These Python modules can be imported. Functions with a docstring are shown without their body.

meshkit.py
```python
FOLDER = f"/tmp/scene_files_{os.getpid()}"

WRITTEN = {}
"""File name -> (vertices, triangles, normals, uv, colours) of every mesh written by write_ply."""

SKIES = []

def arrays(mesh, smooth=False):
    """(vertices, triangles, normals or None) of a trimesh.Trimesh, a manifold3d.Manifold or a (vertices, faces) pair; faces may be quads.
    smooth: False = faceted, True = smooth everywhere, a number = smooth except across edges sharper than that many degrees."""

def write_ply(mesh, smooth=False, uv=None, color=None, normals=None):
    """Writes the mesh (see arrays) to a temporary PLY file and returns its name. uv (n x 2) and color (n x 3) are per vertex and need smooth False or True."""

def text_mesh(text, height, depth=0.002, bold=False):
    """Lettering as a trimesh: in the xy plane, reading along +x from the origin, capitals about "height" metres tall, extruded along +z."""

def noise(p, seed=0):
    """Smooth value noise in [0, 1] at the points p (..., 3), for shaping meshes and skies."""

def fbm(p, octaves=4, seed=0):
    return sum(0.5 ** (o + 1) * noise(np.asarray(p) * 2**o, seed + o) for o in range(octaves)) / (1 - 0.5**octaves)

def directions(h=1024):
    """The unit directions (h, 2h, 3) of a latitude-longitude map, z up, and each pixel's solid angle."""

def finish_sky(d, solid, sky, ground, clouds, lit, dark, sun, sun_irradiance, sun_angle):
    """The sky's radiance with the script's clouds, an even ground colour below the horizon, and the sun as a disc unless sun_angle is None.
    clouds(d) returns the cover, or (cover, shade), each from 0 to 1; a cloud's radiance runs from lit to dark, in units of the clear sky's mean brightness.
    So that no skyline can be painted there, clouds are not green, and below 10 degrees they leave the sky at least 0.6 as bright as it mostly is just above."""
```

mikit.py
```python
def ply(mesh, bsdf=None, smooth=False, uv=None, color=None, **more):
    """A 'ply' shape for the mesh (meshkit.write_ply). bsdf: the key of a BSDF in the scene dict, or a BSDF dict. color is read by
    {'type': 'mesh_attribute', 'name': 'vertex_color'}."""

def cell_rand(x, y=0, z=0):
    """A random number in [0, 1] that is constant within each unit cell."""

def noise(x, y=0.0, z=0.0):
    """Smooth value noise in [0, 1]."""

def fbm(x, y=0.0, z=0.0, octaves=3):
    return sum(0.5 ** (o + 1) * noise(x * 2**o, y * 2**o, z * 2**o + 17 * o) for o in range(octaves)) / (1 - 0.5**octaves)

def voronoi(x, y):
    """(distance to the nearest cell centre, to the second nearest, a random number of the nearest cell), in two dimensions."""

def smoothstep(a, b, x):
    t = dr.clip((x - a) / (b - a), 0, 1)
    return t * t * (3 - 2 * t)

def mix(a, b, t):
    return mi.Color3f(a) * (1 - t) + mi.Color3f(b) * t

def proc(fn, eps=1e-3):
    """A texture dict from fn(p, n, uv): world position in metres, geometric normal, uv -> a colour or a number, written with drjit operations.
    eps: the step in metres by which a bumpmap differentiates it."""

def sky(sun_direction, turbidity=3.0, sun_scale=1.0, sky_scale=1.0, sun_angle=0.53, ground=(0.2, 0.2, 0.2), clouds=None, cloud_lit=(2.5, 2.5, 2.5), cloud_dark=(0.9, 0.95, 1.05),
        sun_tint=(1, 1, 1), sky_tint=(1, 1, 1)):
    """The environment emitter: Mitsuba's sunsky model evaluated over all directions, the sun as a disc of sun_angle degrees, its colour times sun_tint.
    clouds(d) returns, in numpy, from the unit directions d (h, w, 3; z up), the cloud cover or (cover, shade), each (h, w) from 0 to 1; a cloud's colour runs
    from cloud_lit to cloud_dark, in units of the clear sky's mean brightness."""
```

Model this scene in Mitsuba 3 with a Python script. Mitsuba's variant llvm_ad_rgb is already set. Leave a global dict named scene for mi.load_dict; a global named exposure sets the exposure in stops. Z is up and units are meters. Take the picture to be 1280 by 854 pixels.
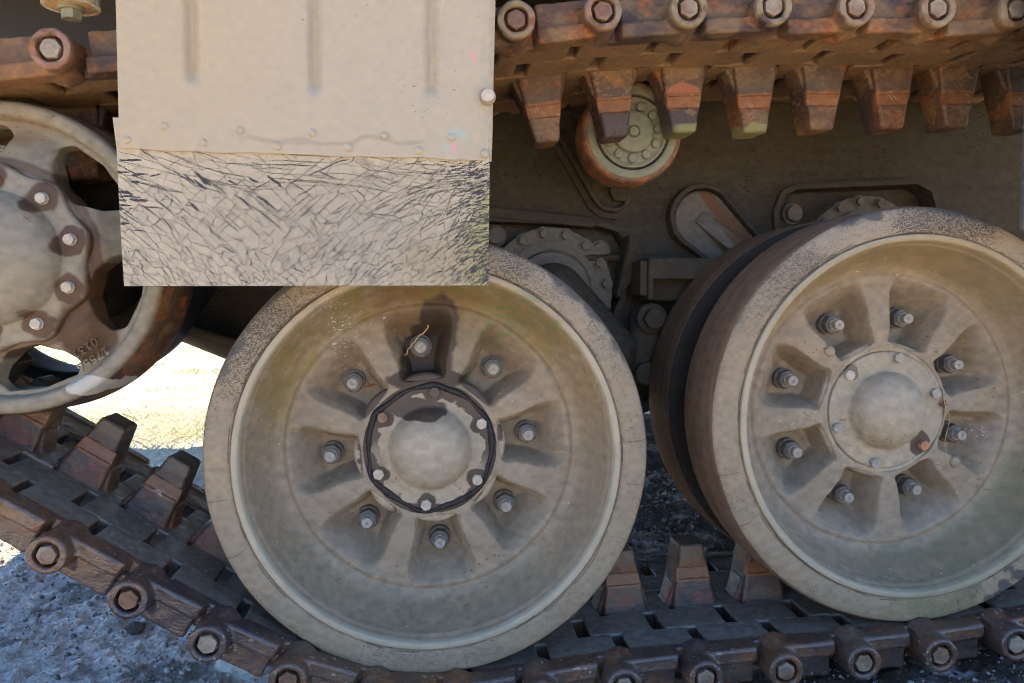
import math
import numpy as np
import trimesh
import drjit as dr
import mitsuba as mi
import manifold3d as m3
from shapely.geometry import Polygon, Point, box as sbox
from shapely.ops import unary_union
import mikit, meshkit

T = mi.ScalarTransform4f
PI = math.pi
scene, labels = {}, {}
# world: x along the tank (to the right in the photo), y away from the camera (0 = outer face of the road wheels), z up, metres
# ---------------------------------------------------------------- camera, sky, exposure
YAW, PITCH = 0.0993, -0.0565
FWD = np.array([math.sin(YAW) * math.cos(PITCH), math.cos(YAW) * math.cos(PITCH), math.sin(PITCH)])
CAM = np.array([0.0, -1.278, 0.70])
scene['camera'] = {'type': 'perspective', 'fov': 2 * math.degrees(math.atan(640 / 1015.8)), 'fov_axis': 'x', 'near_clip': 0.05, 'far_clip': 2000.0,
                   'to_world': T().look_at(origin=CAM.tolist(), target=(CAM + FWD).tolist(), up=[0, 0, 1])}
scene['sky_light'] = mikit.sky((0.035, 0.54, 0.95), turbidity=3.0, sky_scale=0.85, sun_tint=(1.0, 0.93, 0.76), sky_tint=(0.88, 0.99, 1.10), ground=(0.30, 0.25, 0.17))
exposure = 3.52

# ---------------------------------------------------------------- shader helpers
noise, fbm, voronoi, sstep, mix = mikit.noise, mikit.fbm, mikit.voronoi, mikit.smoothstep, mikit.mix
W1 = (-0.0025, 0.4431)
W2 = (0.8032, 0.4965)
IDL = (-0.640, 0.755)


def n3(p, s, o=3, d=0.0):
    return fbm(p.x * s + d, p.y * s + d, p.z * s + 3 * d, o)


def v3(p, s, d=0.0):
    return noise(p.x * s + d, p.y * s + d, p.z * s + 3 * d)


def blob(p, cx, cz, rx, rz, wob=0.35, s=40.0, soft=0.12, d=0.0, nz=None):
    """A stain with its own wobbly outline on an upright face round (cx, cz)."""
    q = dr.sqrt(dr.square((p.x - cx) / rx) + dr.square((p.z - cz) / rz)) + wob * ((n3(p, s, 3, d) if nz is None else nz) - 0.5) * 2
    return 1 - sstep(1 - soft, 1 + soft, q)


def principled(color, rough=0.6, metallic=0.0, spec=0.5, bump=None, scale=0.001, eps=1e-3, **more):
    tex = lambda c: mikit.proc(c, eps) if callable(c) else c if isinstance(c, (int, float)) else {'type': 'rgb', 'value': list(c)}
    b = {'type': 'principled', 'base_color': tex(color), 'roughness': tex(rough), 'metallic': metallic, 'specular': spec, **more}
    if bump is not None:
        b = {'type': 'bumpmap', 'tex': mikit.proc(bump, eps), 'scale': scale, 'bsdf': b}
    return {'type': 'twosided', 'bsdf': b}


# ---------------------------------------------------------------- materials
def grime(p, c, s=1.0):
    big = n3(p, 5.0, 2, 2.0)
    fine = n3(p, 85.0, 3, 5.0)
    mid = n3(p, 13.0, 3, 4.0)
    c = c * (0.86 + 0.28 * big) * (0.70 + 0.60 * fine)
    c = mix(c, c * mi.Color3f(1.16, 1.10, 1.0), sstep(0.5, 0.7, mid) * 0.5)
    sp = v3(p, 330.0, 9.0)
    chip = sstep(0.72, 0.76, n3(p, 150.0, 2, 15.0)) * sstep(0.56, 0.68, mid)
    c = mix(c, c * mi.Color3f(0.50, 0.45, 0.42), chip * 0.7)
    speck = sstep(0.90, 0.94, sp) * sstep(0.46, 0.6, 1 - mid)
    c = mix(c, (0.05, 0.042, 0.038), speck * 0.8)
    return mix(c, (0.47, 0.43, 0.36), (1 - sstep(0.030, 0.055, sp)) * sstep(0.5, 0.6, mid) * 0.7)


def polar(p, w):
    dx, dz = p.x - w[0], p.z - w[1]
    return dx, dz, dr.sqrt(dx * dx + dz * dz), dr.atan2(dz, dx)


def wheel_paint(p, n, uv):
    one = sstep(0.36, 0.42, p.x)
    c = mix((0.300, 0.240, 0.172), (0.298, 0.242, 0.177), one)
    c = grime(p, c)
    nz = n3(p, 22.0, 3, 1.0)
    na = n3(p, 34.0, 3, 11.0)
    # dust settled in the rim and round the pockets
    dx, dz, r1, a1 = polar(p, W1)
    on1 = 1 - one
    dx2, dz2, r2, a2 = polar(p, W2)
    r = mix(mi.Color3f(r1), mi.Color3f(r2), one).x
    dusty = sstep(0.235, 0.27, r)
    c = mix(c, c * mi.Color3f(1.0, 0.95, 0.84), dusty * 0.7)
    lip = sstep(0.2905, 0.2925, r) * (1 - sstep(-0.004, 0.004, p.y))
    c = mix(c, mi.Color3f(0.46, 0.40, 0.29) * (0.8 + 0.4 * nz), lip * 0.75)
    # algae and ochre streaks
    ring1 = sstep(0.222, 0.25, r1) * (1 - sstep(0.288, 0.293, r1)) * on1
    up = sstep(0.05, 0.9, a1) * (1 - sstep(2.7, 3.3, a1))
    str_ = fbm(a1 * 8.0, r1 * 90.0, 3.0, 3)
    c = mix(c, mi.Color3f(0.235, 0.18, 0.055) * (0.6 + 0.8 * nz), ring1 * up * sstep(0.36, 0.66, str_ * 0.6 + nz * 0.4) * 0.70)
    c = mix(c, mi.Color3f(0.20, 0.21, 0.055), ring1 * sstep(0.4, 0.9, a1) * (1 - sstep(1.9, 2.5, a1)) * sstep(0.52, 0.66, na) * 0.55)
    g = blob(p, W1[0] + 0.125, W1[1] + 0.215, 0.105, 0.045, 0.5, 30.0, 0.5, 0.0, na) * on1
    c = mix(c, mi.Color3f(0.25, 0.18, 0.10), g * 0.4)
    c = mix(c, mi.Color3f(0.13, 0.19, 0.085), g * sstep(0.50, 0.60, n3(p, 60.0, 2, 3.0)) * 0.45)
    g = blob(p, W1[0] + 0.058, W1[1] + 0.115, 0.016, 0.03, 0.5, 50.0, 0.5, 0.0, na) * on1
    c = mix(c, (0.09, 0.14, 0.07), g * 0.55)
    ring2 = sstep(0.235, 0.262, r2) * (1 - sstep(0.300, 0.304, r2)) * one
    low = sstep(-2.0, -1.4, a2) * (1 - sstep(-0.4, 0.15, a2))
    c = mix(c, mi.Color3f(0.155, 0.165, 0.085) * (0.7 + 0.6 * nz), ring2 * low * 0.50 * sstep(0.25, 0.6, nz))
    up2 = sstep(0.3, 1.1, a2) * (1 - sstep(2.4, 3.0, a2))
    c = mix(c, mi.Color3f(0.30, 0.235, 0.13) * (0.7 + 0.6 * nz), ring2 * up2 * 0.6)
    # oil run out of the hub of the first wheel
    ox = p.x - W1[0]
    oil = dr.maximum(blob(p, W1[0] - 0.004, W1[1] + 0.150, 0.047, 0.062, 0.30, 34.0, 0.10, 0.0, na),
                     blob(p, W1[0] + 0.016, W1[1] + 0.208, 0.034, 0.052, 0.34, 30.0, 0.12, 0.0, na))
    oil = dr.maximum(oil, blob(p, W1[0] - 0.004, W1[1] + 0.118, 0.062, 0.022, 0.35, 50.0, 0.08, 0.0, na)) * on1
    c = mix(c, mi.Color3f(0.050, 0.034, 0.025) * (0.6 + 0.9 * nz), oil * 0.93)
    halo = blob(p, W1[0] - 0.01, W1[1] + 0.22, 0.085, 0.05, 0.4, 24.0, 0.5, 0.0, na) * on1
    c = mix(c, c * mi.Color3f(0.66, 0.52, 0.40), halo * (1 - oil) * 0.75)
    # white flakes
    wf = sstep(0.76, 0.79, v3(p, 300.0, 2.0)) * blob(p, W1[0] - 0.145, W1[1] + 0.20, 0.02, 0.075, 0.5, 40.0, 0.5, 0.0, na) * on1
    wf2 = sstep(0.74, 0.78, v3(p, 330.0, 2.0)) * blob(p, W2[0] + 0.20, W2[1] - 0.045, 0.014, 0.02, 0.5, 60.0, 0.5, 0.0, na) * one
    wf3 = sstep(0.925, 0.94, v3(p, 190.0, 6.0)) * sstep(0.5, 0.6, v3(p, 9.0, 6.0))
    c = mix(c, (0.62, 0.58, 0.52), dr.minimum(wf + wf2 + wf3 * 0.8, 1))
    return c


def cap_paint(p, n, uv):
    one = sstep(0.36, 0.42, p.x)
    c = grime(p, mi.Color3f(0.360, 0.308, 0.230))
    dx, dz, r1, a1 = polar(p, W1)
    nz = n3(p, 45.0, 3, 4.0)
    e = (nz - 0.5) * 0.03 + (v3(p, 230.0) - 0.5) * 0.004
    band = sstep(0.0865, 0.0895, r1 + e) * (1 - sstep(0.113, 0.117, r1 + e * 1.3 - 0.020 * sstep(-0.02, 0.07, dz)))
    top = sstep(-0.75, 0.35, dz / dr.maximum(r1, 0.01) + (n3(p, 16.0, 2, 2.0) - 0.5) * 1.1)
    bo = mi.Float(0)
    for k in range(6):
        t = 1.4921 - k * PI / 3
        bo = dr.maximum(bo, 1 - sstep(0.015, 0.018, dr.sqrt(dr.square(dx - 0.0945 * math.cos(t)) + dr.square(dz - 0.0945 * math.sin(t))) + e * 0.5))
    pool = blob(p, W1[0] - 0.018, W1[1] + 0.068, 0.05, 0.017, 0.3, 40.0, 0.08)
    ringm = 1 - sstep(0.0080, 0.0120, dr.abs(r1 - 0.1070 + e * 1.0))
    oil = dr.maximum(dr.maximum(band * top, bo), dr.maximum(pool, ringm))
    oil = oil * (1 - one)
    rb = blob(p, W2[0] + 0.064, W2[1] - 0.058, 0.020, 0.022, 0.45, 60.0, 0.1) * one
    rb2 = blob(p, W2[0] - 0.064, W2[1] + 0.068, 0.013, 0.014, 0.4, 60.0, 0.1) * one
    c = mix(c, mi.Color3f(0.055, 0.038, 0.031) * (0.7 + 0.7 * nz), dr.maximum(oil, rb) * 0.94)
    return mix(c, (0.16, 0.12, 0.085), rb2 * 0.9)


def idler_paint(p, n, uv):
    c = grime(p, mi.Color3f(0.235, 0.207, 0.155))
    dx, dz, r, a = polar(p, IDL)
    nz = n3(p, 30.0, 3, 4.0)
    halo = mi.Float(0)
    for k in range(10):
        t = 1.50 - k * PI / 5
        halo = dr.maximum(halo, 1 - sstep(0.75, 1.0, dr.sqrt(dr.square(dx - 0.114 * math.cos(t)) + dr.square(dz - 0.114 * math.sin(t))) / 0.0235 + (nz - 0.5) * 1.2))
    seam = (1 - sstep(0.005, 0.012, dr.abs(r - 0.141 + (nz - 0.5) * 0.012))) * sstep(0.05, 0.1, p.y + 0.09)
    run = blob(p, IDL[0] + 0.118, IDL[1] - 0.108, 0.038, 0.045, 0.3, 30.0, 0.15)
    run2 = blob(p, IDL[0] + 0.145, IDL[1] - 0.03, 0.02, 0.10, 0.4, 25.0, 0.3)
    c = mix(c, mi.Color3f(0.075, 0.032, 0.013) * (0.5 + 1.0 * nz), dr.minimum(halo * 0.9 + seam * 0.8 + run * 0.85 + run2 * 0.35, 0.92))
    dry = blob(p, IDL[0] + 0.035, IDL[1] + 0.195, 0.04, 0.02, 0.5, 30.0, 0.6)
    c = mix(c, (0.20, 0.12, 0.07), dry * 0.4)
    tread = sstep(0.2335, 0.236, r) * sstep(0.0, 0.012, p.y + (nz - 0.5) * 0.03)
    c = mix(c, rust_color(p, 1.0), tread)
    return mix(c, (0.46, 0.45, 0.40), blob(p, IDL[0] + 0.118, IDL[1] - 0.193, 0.034, 0.016, 0.25, 40.0, 0.06))


def rust_color(p, orange=0.5, d=0.0):
    a = n3(p, 9.0, 2, d)
    b = n3(p, 42.0, 3, d + 3)
    f = n3(p, 190.0, 2, d + 6)
    c = mix((0.050, 0.036, 0.037), (0.105, 0.058, 0.034), sstep(0.3, 0.65, a))
    c = mix(c, (0.215, 0.082, 0.028), sstep(0.50, 0.68, b * 0.6 + a * 0.4) * (0.35 + 0.65 * orange))
    c = mix(c, (0.20, 0.135, 0.075), sstep(0.52, 0.7, n3(p, 20.0, 2, d + 11)) * 0.55 * orange)
    return c * (0.62 + 0.76 * f)


def link_low(p, n, uv):
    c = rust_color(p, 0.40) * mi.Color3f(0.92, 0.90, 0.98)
    # wheel path: worn and dusty
    path = sstep(-0.004, 0.006, uv.x) * (1 - sstep(0.40, 0.41, uv.x)) * sstep(0.020, 0.026, uv.y)
    g = n3(p, 90.0, 3, 4.0)
    c = mix(c, mi.Color3f(0.185, 0.158, 0.128) * (0.5 + 1.0 * g), path * 0.85)
    chip = sstep(0.80, 0.85, v3(p, 150.0, 3.0)) * sstep(0.5, 0.6, v3(p, 17.0, 1.0))
    return mix(c, (0.30, 0.24, 0.18), chip * 0.7)


def link_top(p, n, uv):
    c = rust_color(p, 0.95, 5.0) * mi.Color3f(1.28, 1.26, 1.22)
    c = mix(c, mi.Color3f(0.215, 0.140, 0.080) * (0.6 + 0.8 * n3(p, 130.0, 2, 2.0)), sstep(0.42, 0.62, n3(p, 15.0, 3, 9.0)) * 0.55)
    path = sstep(-0.004, 0.006, uv.x) * (1 - sstep(0.40, 0.41, uv.x)) * sstep(0.018, 0.026, uv.y)
    c = mix(c, mix((0.20, 0.140, 0.085), (0.31, 0.19, 0.095), n3(p, 24.0, 3, 2.0)) * (0.7 + 0.6 * n3(p, 160.0, 2, 1.0)), path * 0.75)
    ring = 1 - sstep(-0.069, -0.058, uv.x)
    tint = mix((0.30, 0.235, 0.15), (0.30, 0.17, 0.135), sstep(0.35, 0.65, noise(p.x * 7.0 + 0.5, 3.0, 0.0)))
    c = mix(c, tint * (0.65 + 0.6 * n3(p, 60.0, 3, 2.0)), ring * sstep(0.30, 0.55, n3(p, 50.0, 3, 6.0)) * 0.9)
    return c


def horn(top):
    def fn(p, n, uv):
        d = 5.0 if top else 0.0
        h = uv.y
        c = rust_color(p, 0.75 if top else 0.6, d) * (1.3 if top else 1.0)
        base = mix((0.105, 0.080, 0.080), (0.09, 0.06, 0.048), n3(p, 40.0, 3, d)) * (0.7 + 0.6 * n3(p, 170.0, 2, d))
        c = mix(c, base, sstep(0.045, 0.06, h) * (1 - sstep(0.068, 0.074, h)) * 0.6)
        w = sstep(0.070, 0.073, h + (n3(p, 30.0, 2) - 0.5) * 0.006) * (1 - sstep(0.094, 0.101, h + (n3(p, 60.0, 2) - 0.5) * 0.016))
        face = 1 - sstep(0.165, 0.170, uv.x)
        c = mix(c, mi.Color3f(0.27, 0.10, 0.035) * (0.55 + 0.9 * n3(p, 80.0, 3)), w * face * (0.7 if top else 0.6))
        scr = sstep(0.66, 0.84, noise(p.x * 380.0 + p.z * 560.0 + 30.0 * v3(p, 30.0), p.z * 50.0 - p.x * 45.0)) * sstep(0.56, 0.80, v3(p, 47.0, 1.0))
        c = mix(c, (0.46, 0.38, 0.32), scr * w * face * 0.8)
        if top:
            gr = sstep(0.121, 0.128, h + (n3(p, 50.0, 3) - 0.5) * 0.02) * sstep(0.42, 0.45, p.x) * (1 - sstep(0.60, 0.66, p.x))
            c = mix(c, (0.235, 0.25, 0.105), gr * 0.8)
            rd = face * sstep(0.052, 0.055, h - dr.square((p.x - 0.448) / 0.04) * 0.022 + (v3(p, 160.0) - 0.5) * 0.004) * (1 - sstep(0.070, 0.072, h)) * (1 - sstep(0.03, 0.034, dr.abs(p.x - 0.448)))
            c = mix(c, (0.36, 0.115, 0.075), rd * 0.9)
            old = sstep(0.50, 0.66, n3(p, 150.0, 3, 4.0)) * sstep(0.5, 0.62, n3(p, 17.0, 2, 2.0))
            c = mix(c, (0.27, 0.17, 0.105), old * 0.5)
        else:
            c = mix(c, mi.Color3f(0.20, 0.065, 0.045), sstep(0.5, 0.62, n3(p, 28.0, 3, 3.0)) * (1 - sstep(0.06, 0.075, h)) * 0.6)
            tip = sstep(0.112, 0.122, h)
            c = mix(c, mi.Color3f(0.13, 0.10, 0.07), tip * 0.7)
        return c
    return fn


def rust_bump(p, n, uv):
    return n3(p, 80.0, 2, 1.0) * 0.45 + v3(p, 400.0, 4.0) * 0.4


def bolt_color(p, n, uv):
    return mix((0.30, 0.245, 0.185), (0.19, 0.10, 0.06), sstep(0.35, 0.7, n3(p, 16.0, 2, 2.0))) * (0.6 + 0.75 * n3(p, 130.0, 2))


def tyre_color(p, n, uv):
    one = sstep(0.36, 0.42, p.x)
    dx, dz, r1, a1 = polar(p, W1)
    dx2, dz2, r2, a2 = polar(p, W2)
    r = dr.select(p.x < 0.395, r1, r2)
    a = dr.select(p.x < 0.395, a1, a2)
    up = dr.select(p.x < 0.395, dz, dz2)
    nz = n3(p, 14.0, 3, 3.0)
    face = mix((0.345, 0.265, 0.172), (0.295, 0.245, 0.178), nz) * (0.8 + 0.4 * n3(p, 120.0, 2, 1.0))
    face = mix(face, mi.Color3f(0.335, 0.285, 0.225) * (0.8 + 0.4 * nz), sstep(0.05, 0.3, up) * 0.6)
    dens = 0.075 * sstep(0.35, 0.7, n3(p, 7.0, 3, 12.0)) + 0.115 * sstep(0.0, 0.25, up) * sstep(0.2, 0.6, n3(p, 11.0, 2, 5.0))
    sp = v3(p, 620.0, 3.0) * 0.65 + v3(p, 1100.0, 7.0) * 0.35
    pit = 1 - sstep(0.20 + dens * 1.6, 0.27 + dens * 1.6, sp)
    face = mix(face, (0.035, 0.033, 0.035), pit * 0.85 * sstep(0.012, 0.04, dens))
    bare = dr.maximum(sstep(0.336, 0.346, r + (n3(p, 40.0, 3, 1.0) - 0.5) * 0.03) * sstep(0.46, 0.56, n3(p, 13.0, 3, 9.0)) * sstep(0.0, 0.2, up),
                      one * sstep(-1.35, -1.15, a2) * (1 - sstep(-0.62, -0.5, a2)) * sstep(0.42, 0.55, n3(p, 40.0, 3, 2.0)) * sstep(0.306, 0.311, r))
    face = mix(face, mi.Color3f(0.045, 0.05, 0.055) + 0.05 * v3(p, 300.0), bare * 0.85)
    alg = one * sstep(-1.75, -1.62, a2) * (1 - sstep(-1.3, -1.1, a2))
    face = mix(face, mi.Color3f(0.20, 0.20, 0.10) * (0.7 + 0.6 * nz), alg * 0.6 * sstep(0.35, 0.6, nz + 0.15))
    # hair cracks, across and round the side wall
    t = (a + 7.0) * 3.6
    cell = dr.floor(t)
    off = (t - cell - 0.15 - 0.7 * mikit.cell_rand(cell, 5.0, one)) / 3.6 * r + (noise(r * 60.0, cell) - 0.5) * 0.005
    crack = (1 - sstep(0.0002, 0.0008, dr.abs(off))) * sstep(0.312, 0.318, r) * sstep(0.55, 0.6, mikit.cell_rand(cell, 2.0))
    rw = r - 0.3085 + (noise(a * 9.0, 2.0) - 0.5) * 0.003
    crack = dr.maximum(crack, (1 - sstep(0.0003, 0.0010, dr.abs(rw))) * sstep(0.38, 0.55, noise(a * 14.0, 7.0)))
    face = mix(face, (0.05, 0.04, 0.035), crack * 0.8)
    tread = mix((0.205, 0.130, 0.080), (0.125, 0.082, 0.057), fbm(p.y * 60.0, a * 2.0, 1.0, 3)) * (0.75 + 0.5 * n3(p, 80.0, 2))
    isface = sstep(0.45, 0.75, dr.abs(n.y))
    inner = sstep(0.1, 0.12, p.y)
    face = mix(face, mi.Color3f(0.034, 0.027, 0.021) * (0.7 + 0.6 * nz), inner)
    return mix(tread, face, isface)


def tyre_bump(p, n, uv):
    return v3(p, 480.0, 3.0) * 0.6 + v3(p, 70.0, 1.0) * 0.1


def hull_color(p, n, uv):
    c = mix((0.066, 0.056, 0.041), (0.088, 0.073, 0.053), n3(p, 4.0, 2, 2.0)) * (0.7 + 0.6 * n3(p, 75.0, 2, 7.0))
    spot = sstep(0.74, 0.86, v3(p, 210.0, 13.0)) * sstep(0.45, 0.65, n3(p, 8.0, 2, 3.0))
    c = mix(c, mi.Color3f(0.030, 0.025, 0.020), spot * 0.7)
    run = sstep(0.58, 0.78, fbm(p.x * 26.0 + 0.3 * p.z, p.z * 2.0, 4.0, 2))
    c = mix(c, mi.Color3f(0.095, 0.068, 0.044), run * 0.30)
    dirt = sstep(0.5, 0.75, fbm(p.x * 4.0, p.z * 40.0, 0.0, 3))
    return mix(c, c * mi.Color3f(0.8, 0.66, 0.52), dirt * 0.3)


def skirt_color(p, n, uv):
    c = mix((0.44, 0.380, 0.285), (0.415, 0.370, 0.295), n3(p, 6.0, 3, 2.0)) * (0.94 + 0.12 * n3(p, 110.0, 2, 3.0))
    left = 1 - sstep(-0.42, -0.15, p.x + (n3(p, 7.0, 2) - 0.5) * 0.2)
    c = mix(c, c * mi.Color3f(1.06, 0.98, 0.82), left * 0.55)
    sp = sstep(0.93, 0.96, v3(p, 260.0, 3.0)) * sstep(0.45, 0.65, v3(p, 9.0, 1.0))
    c = mix(c, (0.10, 0.085, 0.08), sp * 0.7)
    tide = (1 - sstep(0.0015, 0.005, dr.abs(p.z - 0.911 - (n3(p, 24.0, 3, 6.0) - 0.5) * 0.03))) * sstep(-0.28, -0.22, p.x) * (1 - sstep(-0.02, 0.0, p.x))
    c = mix(c, c * 0.72, tide * 0.6)
    pk = blob(p, 0.0605, 1.030, 0.004, 0.007, 0.5, 150.0, 0.2) + blob(p, 0.030, 0.905, 0.006, 0.005, 0.6, 170.0, 0.2)
    c = mix(c, (0.62, 0.30, 0.34), dr.minimum(pk, 1) * 0.75)
    tl = blob(p, 0.037, 0.925, 0.014, 0.009, 0.6, 120.0, 0.25) + blob(p, 0.022, 0.905, 0.008, 0.006, 0.6, 120.0, 0.25)
    c = mix(c, (0.36, 0.44, 0.40), dr.minimum(tl, 1) * 0.6)
    edge = dr.maximum(sstep(0.080, 0.089, p.x + (n3(p, 60.0, 3) - 0.5) * 0.012), 1 - sstep(0.892, 0.897, p.z + 0.0135 * (p.x + 0.41) - (n3(p, 70.0, 3) - 0.5) * 0.012))
    return mix(c, c * mi.Color3f(0.74, 0.70, 0.66), edge * 0.6)


def flap_color(p, n, uv):
    nz = n3(p, 16.0, 3)
    base = mix((0.475, 0.410, 0.305), (0.45, 0.40, 0.315), n3(p, 9.0, 3, 1.0)) * (0.80 + 0.40 * n3(p, 140.0, 3, 3.0))
    base = mix(base, mi.Color3f(0.31, 0.31, 0.135), sstep(0.030, 0.075, p.x + (nz - 0.5) * 0.07) * (1 - sstep(0.82, 0.88, p.z)) * 0.85)
    base = mix(base, mi.Color3f(0.36, 0.29, 0.18), blob(p, 0.02, 0.745, 0.06, 0.035, 0.5, 30.0, 0.6) * 0.55)
    base = mix(base, base * mi.Color3f(0.80, 0.81, 0.84), blob(p, -0.16, 0.80, 0.19, 0.07, 0.5, 14.0, 0.7) * 0.8)
    scuff = sstep(0.60, 0.72, n3(p, 60.0, 3, 8.0))
    return mix(base, base * 0.62, scuff * 0.6)


def ground_color(p, n, uv):
    ash = mix((0.34, 0.33, 0.315), (0.54, 0.53, 0.51), n3(p, 6.0, 3, 1.0)) * (0.40 + 0.75 * n3(p, 70.0, 3, 2.0) + 0.4 * v3(p, 260.0))
    soil = mix((0.05, 0.04, 0.032), (0.12, 0.10, 0.08), n3(p, 18.0, 3, 3.0)) * (0.5 + 1.0 * n3(p, 110.0, 2, 2.0))
    ns = n3(p, 4.0, 3, 9.0)
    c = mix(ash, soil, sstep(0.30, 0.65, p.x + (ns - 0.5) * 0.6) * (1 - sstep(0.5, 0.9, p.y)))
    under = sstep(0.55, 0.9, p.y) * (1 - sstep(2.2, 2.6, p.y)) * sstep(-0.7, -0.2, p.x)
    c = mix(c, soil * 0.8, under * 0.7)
    white = sstep(0.50, 0.62, n3(p, 8.0, 4, 21.0)) * sstep(0.30, 0.55, n3(p, 60.0, 2, 4.0))
    c = mix(c, (0.66, 0.65, 0.64), white * 0.8)
    dark = sstep(0.56, 0.66, n3(p, 13.0, 4, 31.0))
    c = mix(c, mi.Color3f(0.085, 0.075, 0.068), dark * 0.6)
    straw = mix((0.62, 0.60, 0.53), (0.46, 0.47, 0.34), n3(p, 2.2, 3, 3.0)) * (0.75 + 0.5 * n3(p, 40.0, 3, 4.0))
    d = dr.sqrt(dr.square(p.x) + dr.square(p.y - 0.8))
    far = dr.maximum(sstep(1.35, 1.75, -p.x + (ns - 0.5) * 0.7) * sstep(-0.2, 0.4, p.y), sstep(1.6, 2.0, p.y + (ns - 0.5) * 0.5) * sstep(0.5, 0.8, -p.x))
    far = dr.maximum(far, sstep(3.0, 3.6, d))
    c = mix(c, straw, far)
    sand = mix((0.47, 0.39, 0.27), (0.40, 0.33, 0.22), n3(p, 1.5, 3, 5.0)) * (0.85 + 0.3 * n3(p, 30.0, 2, 2.0))
    return mix(c, sand, 1 - sstep(-1.3, -0.7, p.y + (ns - 0.5) * 0.6))


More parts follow.
